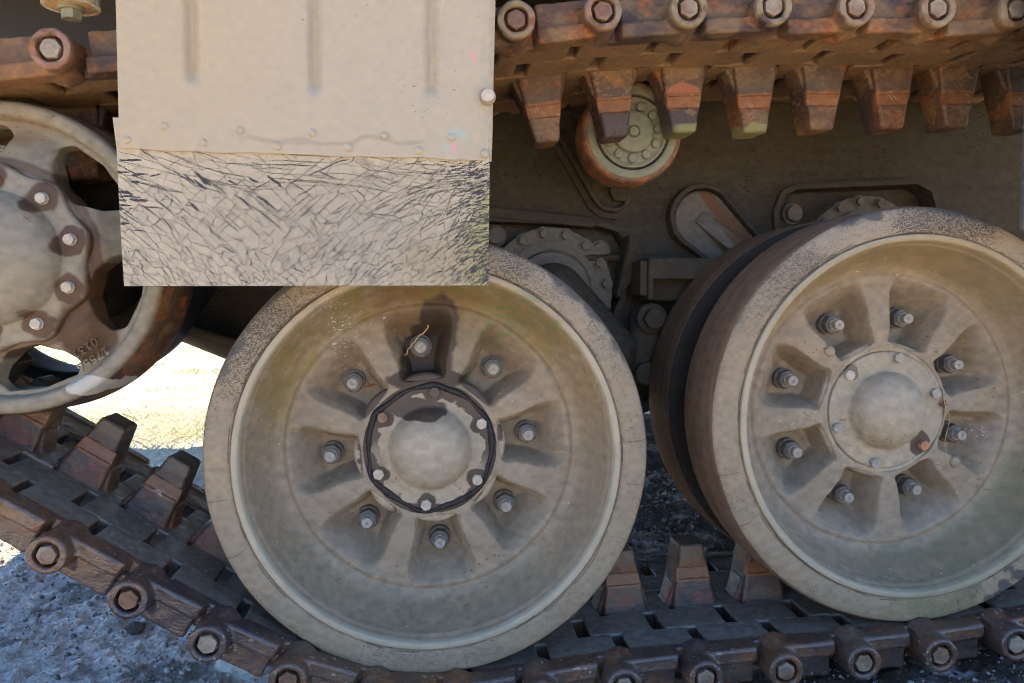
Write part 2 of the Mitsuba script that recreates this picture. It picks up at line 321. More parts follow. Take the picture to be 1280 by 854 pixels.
M = {
    'wheel_paint': principled(wheel_paint, 0.60, bump=lambda p, n, uv: v3(p, 190.0, 2.0) * 0.8 + 0.6 * v3(p, 45.0, 3.0), scale=0.0013),
    'cap_paint': principled(cap_paint, 0.55, bump=lambda p, n, uv: n3(p, 170.0, 2, 2.0), scale=0.0007),
    'idler_paint': principled(idler_paint, 0.55, bump=lambda p, n, uv: n3(p, 110.0, 3, 2.0), scale=0.0014),
    'link_low': principled(link_low, 0.36, spec=0.95, bump=rust_bump, scale=0.0018),
    'link_top': principled(link_top, 0.62, spec=0.4, bump=rust_bump, scale=0.0026),
    'horn_low': principled(horn(False), 0.42, spec=0.65, bump=rust_bump, scale=0.0020),
    'horn_top': principled(horn(True), 0.55, spec=0.5, bump=rust_bump, scale=0.0022),
    'bolt': principled(bolt_color, 0.5, spec=0.5, bump=lambda p, n, uv: n3(p, 250.0, 2), scale=0.0007),
    'tyre': principled(tyre_color, 0.72, spec=0.3, bump=tyre_bump, scale=0.0011),
    'hull': principled(hull_color, 0.7, spec=0.3, bump=lambda p, n, uv: fbm(p.x * 60.0, p.z * 75.0, p.y * 60.0, 2), scale=0.0010),
    'skirt': principled(skirt_color, 0.6, spec=0.35, bump=lambda p, n, uv: v3(p, 9.0) * 0.8 + v3(p, 150.0) * 0.04, scale=0.004),
    'flap': principled(flap_color, 0.66, spec=0.3, bump=lambda p, n, uv: n3(p, 90.0, 3), scale=0.0012),
    'bearing': principled(lambda p, n, uv: mix((0.185, 0.160, 0.120), (0.135, 0.112, 0.082), n3(p, 30.0, 3, 2.0)) * (0.7 + 0.6 * n3(p, 120.0, 2)), 0.6),
    'steel_nut': principled(lambda p, n, uv: mi.Color3f(0.105, 0.10, 0.097) * (0.6 + 0.8 * n3(p, 140.0, 2, 3.0)), 0.45, spec=0.6),
    'stud': principled(lambda p, n, uv: mi.Color3f(0.31, 0.295, 0.265) * (0.7 + 0.6 * n3(p, 200.0, 2, 3.0)), 0.45),
    'pale_bolt': principled(lambda p, n, uv: mi.Color3f(0.50, 0.45, 0.37) * (0.65 + 0.6 * n3(p, 120.0, 2, 3.0)), 0.45),
    'rusty_bolt': principled(lambda p, n, uv: mi.Color3f(0.42, 0.20, 0.11) * (0.7 + 0.6 * n3(p, 150.0, 2, 3.0)), 0.6),
    'oily_bolt': principled((0.085, 0.062, 0.055), 0.5),
    'rubber': principled((0.03, 0.03, 0.035), 0.55),
    'seal': principled(lambda p, n, uv: mi.Color3f(0.020, 0.017, 0.017) * (0.5 + 1.1 * n3(p, 140.0, 2)), 0.6, bump=lambda p, n, uv: n3(p, 160.0, 3), scale=0.003),
    'roller': principled(lambda p, n, uv: mix((0.26, 0.245, 0.185), (0.20, 0.225, 0.15), n3(p, 22.0, 3, 2.0)) * (0.8 + 0.4 * n3(p, 90.0, 2)), 0.6),
    'roller_rust': principled(lambda p, n, uv: mix((0.33, 0.135, 0.065), (0.17, 0.10, 0.06), sstep(0.35, 0.65, n3(p, 40.0, 3, 2.0))) * (0.7 + 0.6 * n3(p, 150.0, 2)), 0.65, bump=rust_bump, scale=0.0016),
    'red_steel': principled((0.30, 0.05, 0.035), 0.6),
    'drum_paint': principled(lambda p, n, uv: mix((0.72, 0.70, 0.62), (0.56, 0.42, 0.26), sstep(0.45, 0.6, n3(p, 40.0, 3))) * 1.0, 0.5),
    'drum_face': principled(lambda p, n, uv: mix((0.45, 0.30, 0.17), (0.50, 0.44, 0.34), sstep(0.4, 0.65, n3(p, 60.0, 3))), 0.6),
    'ground': principled(ground_color, 0.85, spec=0.25, bump=lambda p, n, uv: n3(p, 70.0, 2) + 0.8 * v3(p, 260.0), scale=0.007),
    'stone': principled(lambda p, n, uv: mix((0.10, 0.09, 0.085), (0.52, 0.50, 0.48), sstep(0.25, 0.75, n3(p, 60.0, 2, 2.0))) * (0.6 + 0.8 * n3(p, 160.0, 2)), 0.8),
    'white_clod': principled(lambda p, n, uv: mix((0.20, 0.19, 0.18), (0.52, 0.51, 0.49), sstep(0.3, 0.6, n3(p, 45.0, 3, 2.0))), 0.85, bump=lambda p, n, uv: n3(p, 120.0, 3), scale=0.004),
    'dark_clod': principled(lambda p, n, uv: mix((0.045, 0.04, 0.038), (0.12, 0.095, 0.085), n3(p, 70.0, 3, 2.0)), 0.85),
    'straw': principled(lambda p, n, uv: mix((0.50, 0.38, 0.20), (0.38, 0.24, 0.12), n3(p, 60.0, 2)), 0.6),
    'leaf': principled(lambda p, n, uv: mix((0.30, 0.14, 0.06), (0.17, 0.075, 0.035), n3(p, 150.0, 2)), 0.7),
    'grass': principled(lambda p, n, uv: mix((0.66, 0.63, 0.53), (0.29, 0.34, 0.16), sstep(0.48, 0.64, n3(p, 3.0, 3, 2.0))) * (0.7 + 0.6 * v3(p, 60.0)), 0.7),
}
for k, b in M.items():
    scene['m_' + k] = b


# ---------------------------------------------------------------- mesh helpers
def put(key, mesh, mat, smooth=False, uv=None, to_world=None):
    if key in scene:
        i = 1
        while f'{key}_{i:03d}' in scene:
            i += 1
        key = f'{key}_{i:03d}'
    d = mesh if isinstance(mesh, dict) else mikit.ply(mesh, 'm_' + mat, smooth, uv=uv)
    if isinstance(mesh, dict):
        d = dict(d)
        if mat:
            d['bsdf'] = {'type': 'ref', 'id': 'm_' + mat}
    if to_world is not None:
        d['to_world'] = to_world
    scene[key] = d
    return key


def tri(m):
    k = m.to_mesh()
    return trimesh.Trimesh(np.array(k.vert_properties[:, :3], float), np.array(k.tri_verts), process=False)


def man(t):
    return m3.Manifold(m3.Mesh(np.asarray(t.vertices, np.float32), np.asarray(t.faces, np.uint32)))


def cube(lo, hi):
    lo, hi = np.array(lo, float), np.array(hi, float)
    return m3.Manifold.cube((hi - lo).tolist()).translate(lo.tolist())


def rbox(lo, hi, r=0.004, seg=10):
    lo, hi = np.array(lo, float) + r, np.array(hi, float) - r
    s = m3.Manifold.sphere(r, seg)
    return m3.Manifold.batch_hull([s.translate([x, y, z]) for x in (lo[0], hi[0]) for y in (lo[1], hi[1]) for z in (lo[2], hi[2])])


def ycyl(r, y0, y1, x=0.0, z=0.0, n=40, r2=None):
    """A cylinder along y."""
    return m3.Manifold.cylinder(y1 - y0, r, r if r2 is None else r2, n).rotate([-90, 0, 0]).translate([x, y0, z])


def hull_pts(pts, r=0.004, seg=10):
    s = m3.Manifold.sphere(r, seg)
    return m3.Manifold.batch_hull([s.translate(list(map(float, p))) for p in pts])


def lathe(prof, n=160, close=False):
    """Revolves (r, y) points round the y axis."""
    prof = np.asarray(prof, float)
    t = np.arange(n) / n * 2 * PI
    v = np.stack([prof[:, None, 0] * np.cos(t), np.repeat(prof[:, None, 1], n, 1), prof[:, None, 0] * np.sin(t)], -1).reshape(-1, 3)
    m = len(prof)
    i, j = np.meshgrid(np.arange(m if close else m - 1), np.arange(n), indexing='ij')
    a, b = i * n + j, i * n + (j + 1) % n
    c, d = ((i + 1) % m) * n + (j + 1) % n, ((i + 1) % m) * n + j
    f = np.vstack([np.stack([a, b, c], -1).reshape(-1, 3), np.stack([a, c, d], -1).reshape(-1, 3)])
    return trimesh.Trimesh(v, f, process=False)


def dense(prof, step):
    """Resamples a profile finely, rounding it with a Catmull-Rom-free corner cut."""
    p = np.asarray(prof, float)
    for _ in range(2):
        q = [p[0]]
        for a, b in zip(p[:-1], p[1:]):
            q += [a * 0.75 + b * 0.25, a * 0.25 + b * 0.75]
        q.append(p[-1])
        p = np.array(q)
    d = np.r_[0, np.cumsum(np.linalg.norm(np.diff(p, axis=0), axis=1))]
    s = np.linspace(0, d[-1], max(2, int(d[-1] / step)))
    return np.stack([np.interp(s, d, p[:, 0]), np.interp(s, d, p[:, 1])], -1)


def sm(a, b, x):
    t = np.clip((x - a) / (b - a), 0, 1)
    return t * t * (3 - 2 * t)


def hexbolt(af, h, chamf=0.12, ring=True):
    """A hexagon head along y: base at y = 0, top at y = -h, af across flats."""
    R = af / math.sqrt(3)
    m = ycyl(R, -h, 0, n=6) ^ ycyl(R * 1.02, -h * 0.75, 0.001, n=36) + ycyl(R * 0.84, -h, -h * 0.75, n=36, r2=R * 1.02)
    m = (ycyl(R, -h, 0, n=6)) ^ (ycyl(R * 0.86, -h, -h * 0.8, n=36, r2=R * 1.03) + ycyl(R * 1.03, -h * 0.8, 0, n=36))
    if ring:
        m = m - (ycyl(R * 0.55, -h - 0.001, -h + 0.0006, n=24) - ycyl(R * 0.47, -h - 0.002, -h + 0.001, n=24))
    return tri(m)


def soften(m, length, it=6, noise_amp=0.0, seed=0, ns=40.0):
    t = tri(m.refine_to_length(length)) if hasattr(m, 'refine_to_length') else m
    t = trimesh.Trimesh(t.vertices, t.faces, process=True)
    trimesh.smoothing.filter_taubin(t, lamb=0.5, nu=0.52, iterations=it)
    if noise_amp:
        t.vertices = t.vertices + t.vertex_normals * ((meshkit.fbm(t.vertices * ns, 3, seed) - 0.5) * 2 * noise_amp)[:, None]
    return t


def tube(pts, rad, n=6):
    pts = np.asarray(pts, float)
    rad = np.broadcast_to(rad, len(pts))
    d = np.gradient(pts, axis=0)
    d /= np.linalg.norm(d, axis=1, keepdims=True)
    a = np.cross(d, [0.3, 0.9, 0.2])
    a /= np.linalg.norm(a, axis=1, keepdims=True)
    b = np.cross(d, a)
    t = np.arange(n) / n * 2 * PI
    v = (pts[:, None] + rad[:, None, None] * (a[:, None] * np.cos(t)[None, :, None] + b[:, None] * np.sin(t)[None, :, None])).reshape(-1, 3)
    i, j = np.meshgrid(np.arange(len(pts) - 1), np.arange(n), indexing='ij')
    q = np.stack([i * n + j, i * n + (j + 1) % n, (i + 1) * n + (j + 1) % n, (i + 1) * n + j], -1).reshape(-1, 4)
    return trimesh.Trimesh(v, np.vstack([q[:, [0, 1, 2]], q[:, [0, 2, 3]]]), process=False)


TK = 'tank'
labels[TK] = {'label': 'weathered tan tank with rusty tracks, dusty road wheels and a crazed skirt flap', 'category': 'tank'}

# ---------------------------------------------------------------- ground
rng = np.random.default_rng(7)


def ground_z(x, y):
    base = 0.012 + 0.066 * np.clip(x + 0.25, 0, 1.2)
    base = base * (1 - sm(2.5, 5.0, np.hypot(x - 0.3, y - 1.0))) + 0.02 * sm(2.5, 5.0, np.hypot(x - 0.3, y - 1.0))
    return base


def axis_steps(lo, hi, fine, far):
    mid = np.arange(lo, hi, fine)
    out = np.cumsum(fine * 1.16 ** np.arange(1, 62))
    out = out[out < far]
    return np.r_[lo - out[::-1], mid, mid[-1] + out]


gx = axis_steps(-1.45, 1.35, 0.0062, 900.0)
gy = axis_steps(-0.25, 1.55, 0.0062, 900.0)
X, Y = np.meshgrid(gx, gy, indexing='ij')
P3 = np.stack([X, Y, 0 * X], -1)
near = 1 - sm(1.8, 5.0, np.hypot(X - 0.0, Y - 0.6))
lump = (meshkit.fbm(P3 * 9, 4, 3) - 0.5) * 0.030 + (meshkit.fbm(P3 * 45, 3, 5) - 0.5) * 0.011
grit = np.clip(meshkit.noise(P3 * 95, 9) - 0.60, 0, 1) * 0.018 + np.clip(meshkit.noise(P3 * 40, 12) - 0.78, 0, 1) * 0.05
Z = ground_z(X, Y) + (lump + grit) * near + (meshkit.fbm(P3 * 0.7, 3, 2) - 0.5) * 0.06 * (1 - near) * (1 - sm(20, 60, np.hypot(X, Y)))
track_bed = sm(-0.32, -0.1, X) * sm(-0.16, -0.05, Y) * (1 - sm(0.45, 0.55, Y))
Z -= 0.022 * track_bed
nx, ny = X.shape
i, j = np.meshgrid(np.arange(nx - 1), np.arange(ny - 1), indexing='ij')
q = np.stack([i * ny + j, (i + 1) * ny + j, (i + 1) * ny + j + 1, i * ny + j + 1], -1).reshape(-1, 4)
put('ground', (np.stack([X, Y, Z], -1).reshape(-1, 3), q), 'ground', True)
labels['ground'] = {'label': 'grey ash and soil ground in the shade of the tank', 'category': 'ground', 'kind': 'structure'}

# ---------------------------------------------------------------- hull
prof = Polygon([(-0.24, 0.475), (4.2, 0.475), (4.6, 0.80), (4.6, 1.299), (-1.0, 1.299), (-1.06, 0.93), (-0.98, 0.83)])


def extrude_y(poly, y0, y1):
    t = trimesh.creation.extrude_polygon(poly, y1 - y0, engine='earcut')
    v = t.vertices
    t.vertices = np.stack([v[:, 0], y0 + v[:, 2], v[:, 1]], -1)
    t.invert()
    return t


def ext(poly, y0, y1):
    if not poly.exterior.is_ccw:
        poly = Polygon(poly.exterior.coords[::-1], [h.coords for h in poly.interiors])
    t = trimesh.creation.extrude_polygon(poly, y1 - y0, engine='earcut')
    m = man(t)
    return m.rotate([90, 0, 0]).translate([0, y1, 0])


def rr(x0, z0, x1, z1, r):
    return sbox(x0 + r, z0 + r, x1 - r, z1 - r).buffer(r, quad_segs=6)


# the bearing pockets are cut into the side plate
pockL = Polygon([(-0.02, 0.865), (0.36, 0.853), (0.41, 0.84), (0.435, 0.80), (0.44, 0.76), (0.40, 0.66), (0.37, 0.56), (0.10, 0.54), (-0.04, 0.6)]).buffer(-0.02).buffer(0.02)
pockR = Polygon([(0.775, 0.885), (0.79, 0.925), (0.82, 0.938), (1.10, 0.953), (1.135, 0.935), (1.15, 0.89), (1.16, 0.60), (0.80, 0.60)]).buffer(-0.012).buffer(0.012)
hull = ext(prof, 0.50, 2.62)
hull = hull - ext(pockL, 0.49, 0.55) - ext(pockR, 0.49, 0.55)
put(TK + '__hull', tri(hull), 'hull')
upper = ext(Polygon([(-0.62, 1.33), (4.6, 1.33), (4.5, 1.74), (0.2, 1.76)]), 0.0, 3.12)
put(TK + '__upper_hull', tri(upper), 'hull')
for x0, y0, y1 in ((-1.05, -0.112, 0.56), (-1.36, 2.56, 3.24)):
    put(TK + '__fender', tri(rbox((x0, y0, 1.302), (4.6, y1, 1.328), 0.006)), 'hull')
tur = trimesh.creation.icosphere(3)
tur.vertices = tur.vertices * [1.25, 1.05, 0.62] + [1.75, 1.56, 1.86]
put(TK + '__turret', tur, 'hull', True)

# raised frames round the pockets and bearing covers with their bolts
def frame(poly, w, y0, y1):
    return ext(Polygon(poly.buffer(w).exterior.coords, [poly.exterior.coords]), y0, y1)


BOLT_S = mikit.ply(tri(man(hexbolt(0.0185, 0.013)) + ycyl(0.0135, -0.003, 0.001, n=24)), 'm_bearing')
BOLT_B = mikit.ply(hexbolt(0.034, 0.020), 'm_bearing')
for cx, cz, pk, corner in ((0.262, 0.711, pockL, ((0.379, 0.800), (0.143, 0.831))), (0.985, 0.788, pockR, ((0.826, 0.887),))):
    fr = frame(pk, 0.012, 0.482, 0.502)
    fk = put(TK + '__bearing_cover', tri(fr), 'hull')
    plate = ext(pk.buffer(-0.006), 0.532, 0.548)
    lob = [Point(cx + 0.125 * math.cos(k * PI / 8 + 0.12), cz + 0.125 * math.sin(k * PI / 8 + 0.12)).buffer(0.016) for k in range(16)]
    ring = unary_union([Point(cx, cz).buffer(0.138, quad_segs=24)] + lob).buffer(-0.004).buffer(0.004)
    bell = ext(ring, 0.497, 0.535) + ycyl(0.106, 0.488, 0.53, cx, cz, 64) - ycyl(0.090, 0.48, 0.494, cx, cz, 64) + ycyl(0.083, 0.478, 0.50, cx, cz, 64, 0.088)
    put(fk + '__plate', tri(plate), 'hull')
    put(fk + '__flange', tri(bell), 'bearing', 30)
    for k in range(16):
        a = k * PI / 8 + 0.12
        put(fk + '__bolt', BOLT_S, None, to_world=T().translate([cx + 0.125 * math.cos(a), 0.497, cz + 0.125 * math.sin(a)]).rotate([0, 1, 0], 37.0 * k))
    for x, z in corner:
        put(fk + '__corner_bolt', BOLT_B, None, to_world=T().translate([x, 0.530, z]).rotate([0, 1, 0], 20.0))
        put(fk + '__washer', tri(ycyl(0.024, 0.526, 0.533, x, z, 30)), 'bearing', 30)

# welded cover strip over the left bearing
strip = hull_pts([(-0.05, 0.482, 0.905), (0.352, 0.482, 0.868), (-0.05, 0.482, 0.888), (0.352, 0.482, 0.851), (-0.05, 0.50, 0.905), (0.352, 0.50, 0.868), (-0.05, 0.50, 0.888), (0.352, 0.50, 0.851)], 0.003)
put(TK + '__cover_strip', tri(strip), 'hull')
guard = hull_pts([(0.425, y, z) for y in (0.43, 0.50) for z in (0.826, 0.80)] + [(0.452, y, z) for y in (0.45, 0.50) for z in (0.80, 0.76)] + [(0.405, y, 0.70) for y in (0.46, 0.5)], 0.004)
put(TK + '__corner_guard', tri(guard), 'hull')
# shelf bracket, its tube and pivot bolt under the bump stop
sh = rbox((0.445, 0.36, 0.690), (0.80, 0.502, 0.778), 0.004) - cube((0.455, 0.35, 0.60), (0.79, 0.42, 0.735))
sh = sh + rbox((0.43, 0.37, 0.70), (0.447, 0.502, 0.772), 0.003)
bk = put(TK + '__shelf_bracket', tri(sh), 'hull')
put(bk + '__weld', soften(hull_pts([(0.34, 0.497, 0.783), (0.44, 0.497, 0.781), (0.60, 0.497, 0.789)], 0.006), 0.006, 2, 0.003, 3, 90.0), 'hull', True)
arm = hull_pts([(0.26, 0.44, 0.70), (0.36, 0.40, 0.58), (0.2, 0.44, 0.6)], 0.07, 24) + hull_pts([(0.26, 0.44, 0.66), (0.0, 0.42, 0.45)], 0.06, 24)
put(TK + '__swing_arm', soften(arm, 0.02, 4), 'hull', True)
arm2 = hull_pts([(0.985, 0.46, 0.75), (0.80, 0.42, 0.50)], 0.06, 24)
put(TK + '__swing_arm', soften(arm2, 0.02, 4), 'hull', True)
pv = hull_pts([(0.455, 0.43, 0.650), (0.47, 0.43, 0.60), (0.44, 0.43, 0.55)], 0.030, 20) + ycyl(0.033, 0.392, 0.43, 0.463, 0.652, 40) + ycyl(0.026, 0.382, 0.42, 0.452, 0.535, 40)
pk_ = put(TK + '__pivot_lug', soften(pv, 0.008, 3), 'hull', True)
put(pk_ + '__bolt', mikit.ply(hexbolt(0.040, 0.022), 'm_hull'), None, to_world=T().translate([0.464, 0.393, 0.652]))
# bump stop: a round ended socket with a ribbed pad
ang = math.radians(-42)
def along(s, t, cx=0.592, cz=0.872):
    return (cx + s * math.cos(ang) - t * math.sin(ang), cz + s * math.sin(ang) + t * math.cos(ang))
outer = Polygon([along(0, 0)] ).buffer(0) if False else unary_union([Point(along(0, 0)).buffer(0.072), Polygon([along(0, 0.072), along(0.20, 0.05), along(0.20, -0.05), along(0, -0.072)])])
inner = unary_union([Point(along(0.004, 0.001)).buffer(0.0645), Polygon([along(0.004, 0.0655), along(0.21, 0.044), along(0.21, -0.044), along(0.004, -0.0635)])])
st = put(TK + '__bump_stop', soften(ext(Polygon(outer.exterior.coords, [inner.exterior.coords]).buffer(0) if outer.contains(inner) else outer.difference(inner), 0.462, 0.502), 0.008, 2), 'hull', True)
pad = ext(inner.buffer(-0.003), 0.476, 0.504)
pts = [(*along(0.0, 0.0), 0)]
rib = m3.Manifold.batch_hull([m3.Manifold.sphere(0.004, 10).translate([along(s, t)[0], y, along(s, t)[1]]) for s, t, y in ((0.0, 0.012, 0.474), (0.0, -0.012, 0.474), (0.20, 0.012, 0.40), (0.20, -0.018, 0.40), (0.20, 0.014, 0.48), (0.20, -0.020, 0.48))])
scene['m_pad'] = principled(lambda p, n, uv: mix(mix((0.19, 0.165, 0.13), (0.13, 0.11, 0.09), n3(p, 25.0, 3)) * (0.7 + 0.6 * n3(p, 100.0, 2)), (0.17, 0.078, 0.036), sstep(0.46, 0.56, fbm(p.x * 20.0 + p.z * 14.0, p.z * 9.0, 4.0, 3))), 0.6)
put(st + '__pad', soften(pad, 0.006, 3), 'pad', True)
put(st + '__rib', soften(rib, 0.006, 3), 'pad', True)
# return roller bracket: a V shaped forging bolted to the side
V = Polygon([(0.235, 1.09), (0.262, 1.112), (0.318, 1.108), (0.43, 0.965), (0.452, 0.92), (0.44, 0.885), (0.408, 0.866), (0.368, 0.872), (0.345, 0.892), (0.243, 1.06)])
vb = put(TK + '__roller_bracket', tri(ext(V, 0.488, 0.502)), 'hull')
Vi = V.buffer(-0.013)
rim_ = ext(Polygon(Vi.exterior.coords, [V.buffer(-0.024).exterior.coords]), 0.468, 0.489)
put(vb + '__raised_edge', soften(rim_, 0.006, 3), 'hull', True)
put(vb + '__bolt', mikit.ply(hexbolt(0.042, 0.022), 'm_hull'), None, to_world=T().translate([0.410, 0.487, 0.926]))
put(vb + '__bolt', mikit.ply(hexbolt(0.036, 0.018), 'm_hull'), None, to_world=T().translate([0.285, 0.487, 1.075]))
put(vb + '__axle', tri(ycyl(0.04, 0.36, 0.49, 0.383, 1.005, 40)), 'hull', 30)

put(TK + '__mudguard_lining', tri(rbox((-1.04, 0.46, 1.03), (-0.30, 0.475, 1.298), 0.004)), 'rubber')
# red block and dark gear seen through the idler
put(TK + '__final_drive', tri(ycyl(0.19, 0.36, 0.52, -0.62, 0.80, 60) + ycyl(0.09, 0.30, 0.4, -0.46, 0.845, 40)), 'hull', 30)
put(TK + '__towing_block', soften(rbox((-0.675, 0.27, 0.915), (-0.575, 0.36, 0.995), 0.008), 0.01, 3), 'red_steel', True)
arm3 = hull_pts([(-0.55, 0.36, 0.66), (-0.56, 0.50, 0.63), (-0.25, 0.40, 0.56), (-0.25, 0.5, 0.50), (-0.42, 0.36, 0.615)], 0.012, 12)
put(TK + '__idler_arm', tri(arm3), 'hull', 30)

# ---------------------------------------------------------------- skirt panel with crazed rubber flap
sx, sz = np.meshgrid(np.linspace(0, 1, 211), np.linspace(0, 1, 131), indexing='ij')
xl = lambda z: np.interp(z, [0.88, 1.32], [-0.4135, -0.4125])
xr = lambda z: np.interp(z, [0.88, 0.93, 0.985, 1.10, 1.32], [0.0855, 0.0875, 0.0885, 0.0915, 0.094])
zb = lambda s: 0.896 - 0.007 * s + 0.0007 * np.sin(17 * s + 1) + 0.0005 * np.sin(41 * s)
zz = zb(sx) + (1.30 - zb(sx)) * sz
xx = xl(zz) + (xr(zz) - xl(zz)) * sx
yy = -0.131 + 0.003 * (meshkit.fbm(np.stack([xx * 5, zz * 5, 0 * xx], -1), 2, 4) - 0.5)
for rx, z0, dep in ((-0.320, 0.985, 0.0125), (-0.158, 0.975, 0.0120), (0.0015, 0.975, 0.0110)):
    g = np.where(xx < rx, np.exp(-((xx - rx) / 0.0050) ** 2), np.exp(-((xx - rx) / 0.0105) ** 2)) * sm(z0 - 0.006, z0 + 0.020, zz)
    yy = yy + dep * g
yy = yy + 0.006 * sm(0.94, 1.0, (xx - xl(zz)) / (xr(zz) - xl(zz))) ** 2
nu, nv = xx.shape
fv = np.stack([xx, yy, zz], -1).reshape(-1, 3)
i, j = np.meshgrid(np.arange(nu - 1), np.arange(nv - 1), indexing='ij')
q = np.stack([i * nv + j, (i + 1) * nv + j, (i + 1) * nv + j + 1, i * nv + j + 1], -1).reshape(-1, 4)
f1 = np.vstack([q[:, [0, 1, 2]], q[:, [0, 2, 3]]])
bv = fv + [0, 0.0035, 0]
N = len(fv)
ring_i = np.r_[np.arange(nu) * nv, (nu - 1) * nv + np.arange(1, nv), (np.arange(nu - 1)[::-1]) * nv + nv - 1, np.arange(1, nv - 1)[::-1]]
ra, rb_ = ring_i, np.roll(ring_i, -1)
sid = np.vstack([np.stack([ra, rb_, rb_ + N], -1), np.stack([ra, rb_ + N, ra + N], -1)])
SK = put(TK + '__skirt_panel', trimesh.Trimesh(np.vstack([fv, bv]), np.vstack([f1, f1[:, ::-1] + N, sid[:, ::-1]]), process=False), 'skirt', 40)
RIV = lathe([(0.0062, 0.001), (0.006, -0.0008), (0.0048, -0.0026), (0.0026, -0.0037), (0.0001, -0.004)], 18)
RIV = mikit.ply(RIV, 'm_skirt', True)
for x, z in ((-.404, .908), (-.355, .927), (-.305, .906), (-.256, .924), (-.207, .903), (-.160, .922), (-.111, .903), (-.063, .920), (-.016, .901), (.030, .920), (.077, .898)):
    put(SK + '__rivet', RIV, None, to_world=T().translate([x, -0.1305, z]))
put(SK + '__bolt', hexbolt(0.017, 0.010), 'pale_bolt', to_world=T().translate([0.0800, -0.1345, 0.976]).rotate([0, 1, 0], 15))
put(SK + '__washer', tri(ycyl(0.0115, -0.135, -0.130, 0.0800, 0.976, 30)), 'bolt', 30)
hang = rbox((-0.40, -0.127, 1.22), (0.08, -0.105, 1.305), 0.003)
put(SK + '__hanger_rail', tri(hang), 'hull')
fp = Polygon([(-0.4235, 0.9385), (-0.4100, 0.9385), (-0.4100, 0.93), (0.080, 0.93), (0.0835, 0.889), (0.0815, 0.714), (-0.4145, 0.7125), (-0.4175, 0.80), (-0.4195, 0.897)])
FL = put(TK + '__skirt_flap', tri(ext(fp, -0.1255, -0.1175)), 'rubber')
fr_ = np.random.default_rng(21)
FX0, FX1, FZ0, FZ1 = -0.425, 0.088, 0.712, 0.899
occ = np.zeros((int((FX1 - FX0) / 0.0006) + 2, int((FZ1 - FZ0) / 0.0006) + 2), np.int32)
cracks = []


def grow(x, z, ang_fn, length, width, stop=0.85, both=True, curl=0.22):
    """A crack that wanders along a direction field, thins out at its ends and mostly stops where it meets another."""
    cid = len(cracks) + 1
    arms_ = []
    for sgn in ((1, -1) if both else (1,)):
        px, pz, pts, d = x, z, [(x, z)], 0.0
        kink = fr_.normal(0, curl * 0.4)
        while d < length * (0.5 if both else 1.0):
            kink = 0.80 * kink + fr_.normal(0, curl * 0.45)
            a_ = ang_fn(px, pz) + kink
            px += sgn * math.cos(a_) * 0.0012
            pz += sgn * math.sin(a_) * 0.0012
            d += 0.0012
            i_, j_ = int((px - FX0) / 0.0006), int((pz - FZ0) / 0.0006)
            if not (0 <= i_ < occ.shape[0] and 0 <= j_ < occ.shape[1]):
                break
            pts.append((px, pz))
            if occ[i_, j_] not in (0, cid) and fr_.random() < stop:
                break
            occ[i_, j_] = cid
        arms_.append(pts)
    line = arms_[0] if not both else arms_[1][::-1][:-1] + arms_[0]
    if len(line) < 4:
        return
    L = np.array(line[::2] if len(line) > 6 else line)
    t_ = np.gradient(L, axis=0)
    t_ /= np.linalg.norm(t_, axis=1, keepdims=True) + 1e-12
    nn = np.stack([-t_[:, 1], t_[:, 0]], -1)
    s_ = np.linspace(0, 1, len(L))
    w_ = 0.5 * width * (0.35 + 0.65 * np.sin(PI * s_) ** 0.6) * fr_.uniform(0.65, 1.35, len(L))
    cracks.append(np.vstack([L + nn * w_[:, None], (L - nn * w_[:, None])[::-1]]))


def field(side):
    def fn(x, z):
        u_ = (z - 0.80) / 0.09
        return side * (0.62 + 0.16 * math.sin(9 * x + 4) - 0.28 * u_)
    return fn


flat = lambda x, z: -0.10 + 0.9 * (x + 0.16) ** 2 * np.sign(x + 0.16) * 3 + 0.12 * math.sin(24 * x)
upright = lambda x, z: 1.45 + 0.35 * math.sin(15 * x) - 0.8 * (x + 0.1)
for k in range(70):
    grow(fr_.uniform(FX0, FX1), fr_.uniform(0.845, 0.893), flat, fr_.uniform(0.03, 0.10), fr_.uniform(0.0005, 0.0011), 0.5, curl=0.12)
for k in range(26):   # long radiating splits, upper right
    a0 = fr_.choice([0.05, -0.12, 0.9, 1.15, 0.55, 0.30])
    grow(fr_.uniform(-0.06, 0.06), fr_.uniform(0.80, 0.885), lambda x, z, a0=a0: a0, fr_.uniform(0.04, 0.10), fr_.uniform(0.0006, 0.0011), 0.4, curl=0.10)
for k in range(150):
    x = fr_.uniform(FX0, FX1)
    z = FZ0 + 0.012 + (0.150) * fr_.random() ** 1.15
    side = -1 if fr_.random() < 1 / (1 + math.exp((x + 0.21) / 0.045)) else 1
    size = 0.4 + 1.0 * (z - FZ0) / 0.19
    grow(x, z, field(side), size * fr_.uniform(0.018, 0.070), size * fr_.choice([0.0005, 0.0007, 0.0010, 0.0014], p=[.3, .40, .22, .08]) + 0.00025, 0.90, curl=0.13)
for k in range(110):  # short cross splits
    x, z = fr_.uniform(FX0, FX1), FZ0 + 0.01 + 0.165 * fr_.random() ** 1.2
    side = 1 if fr_.random() < 1 / (1 + math.exp((x + 0.21) / 0.06)) else -1
    size = 0.5 + 0.9 * (z - FZ0) / 0.19
    grow(x, z, lambda x, z, f=field(side): f(x, z) * 1.25, size * fr_.uniform(0.014, 0.045), 0.0004 * size + 0.00030, 0.995, curl=0.2)
for k in range(170):  # fine upright crazing towards the hem
    x, z = fr_.uniform(FX0, FX1), FZ0 + 0.055 * fr_.random() ** 1.3
    grow(x, z, upright if fr_.random() < 0.6 else field(fr_.choice([-1, 1])), fr_.uniform(0.006, 0.018), fr_.uniform(0.0005, 0.0008), 0.95, curl=0.3)
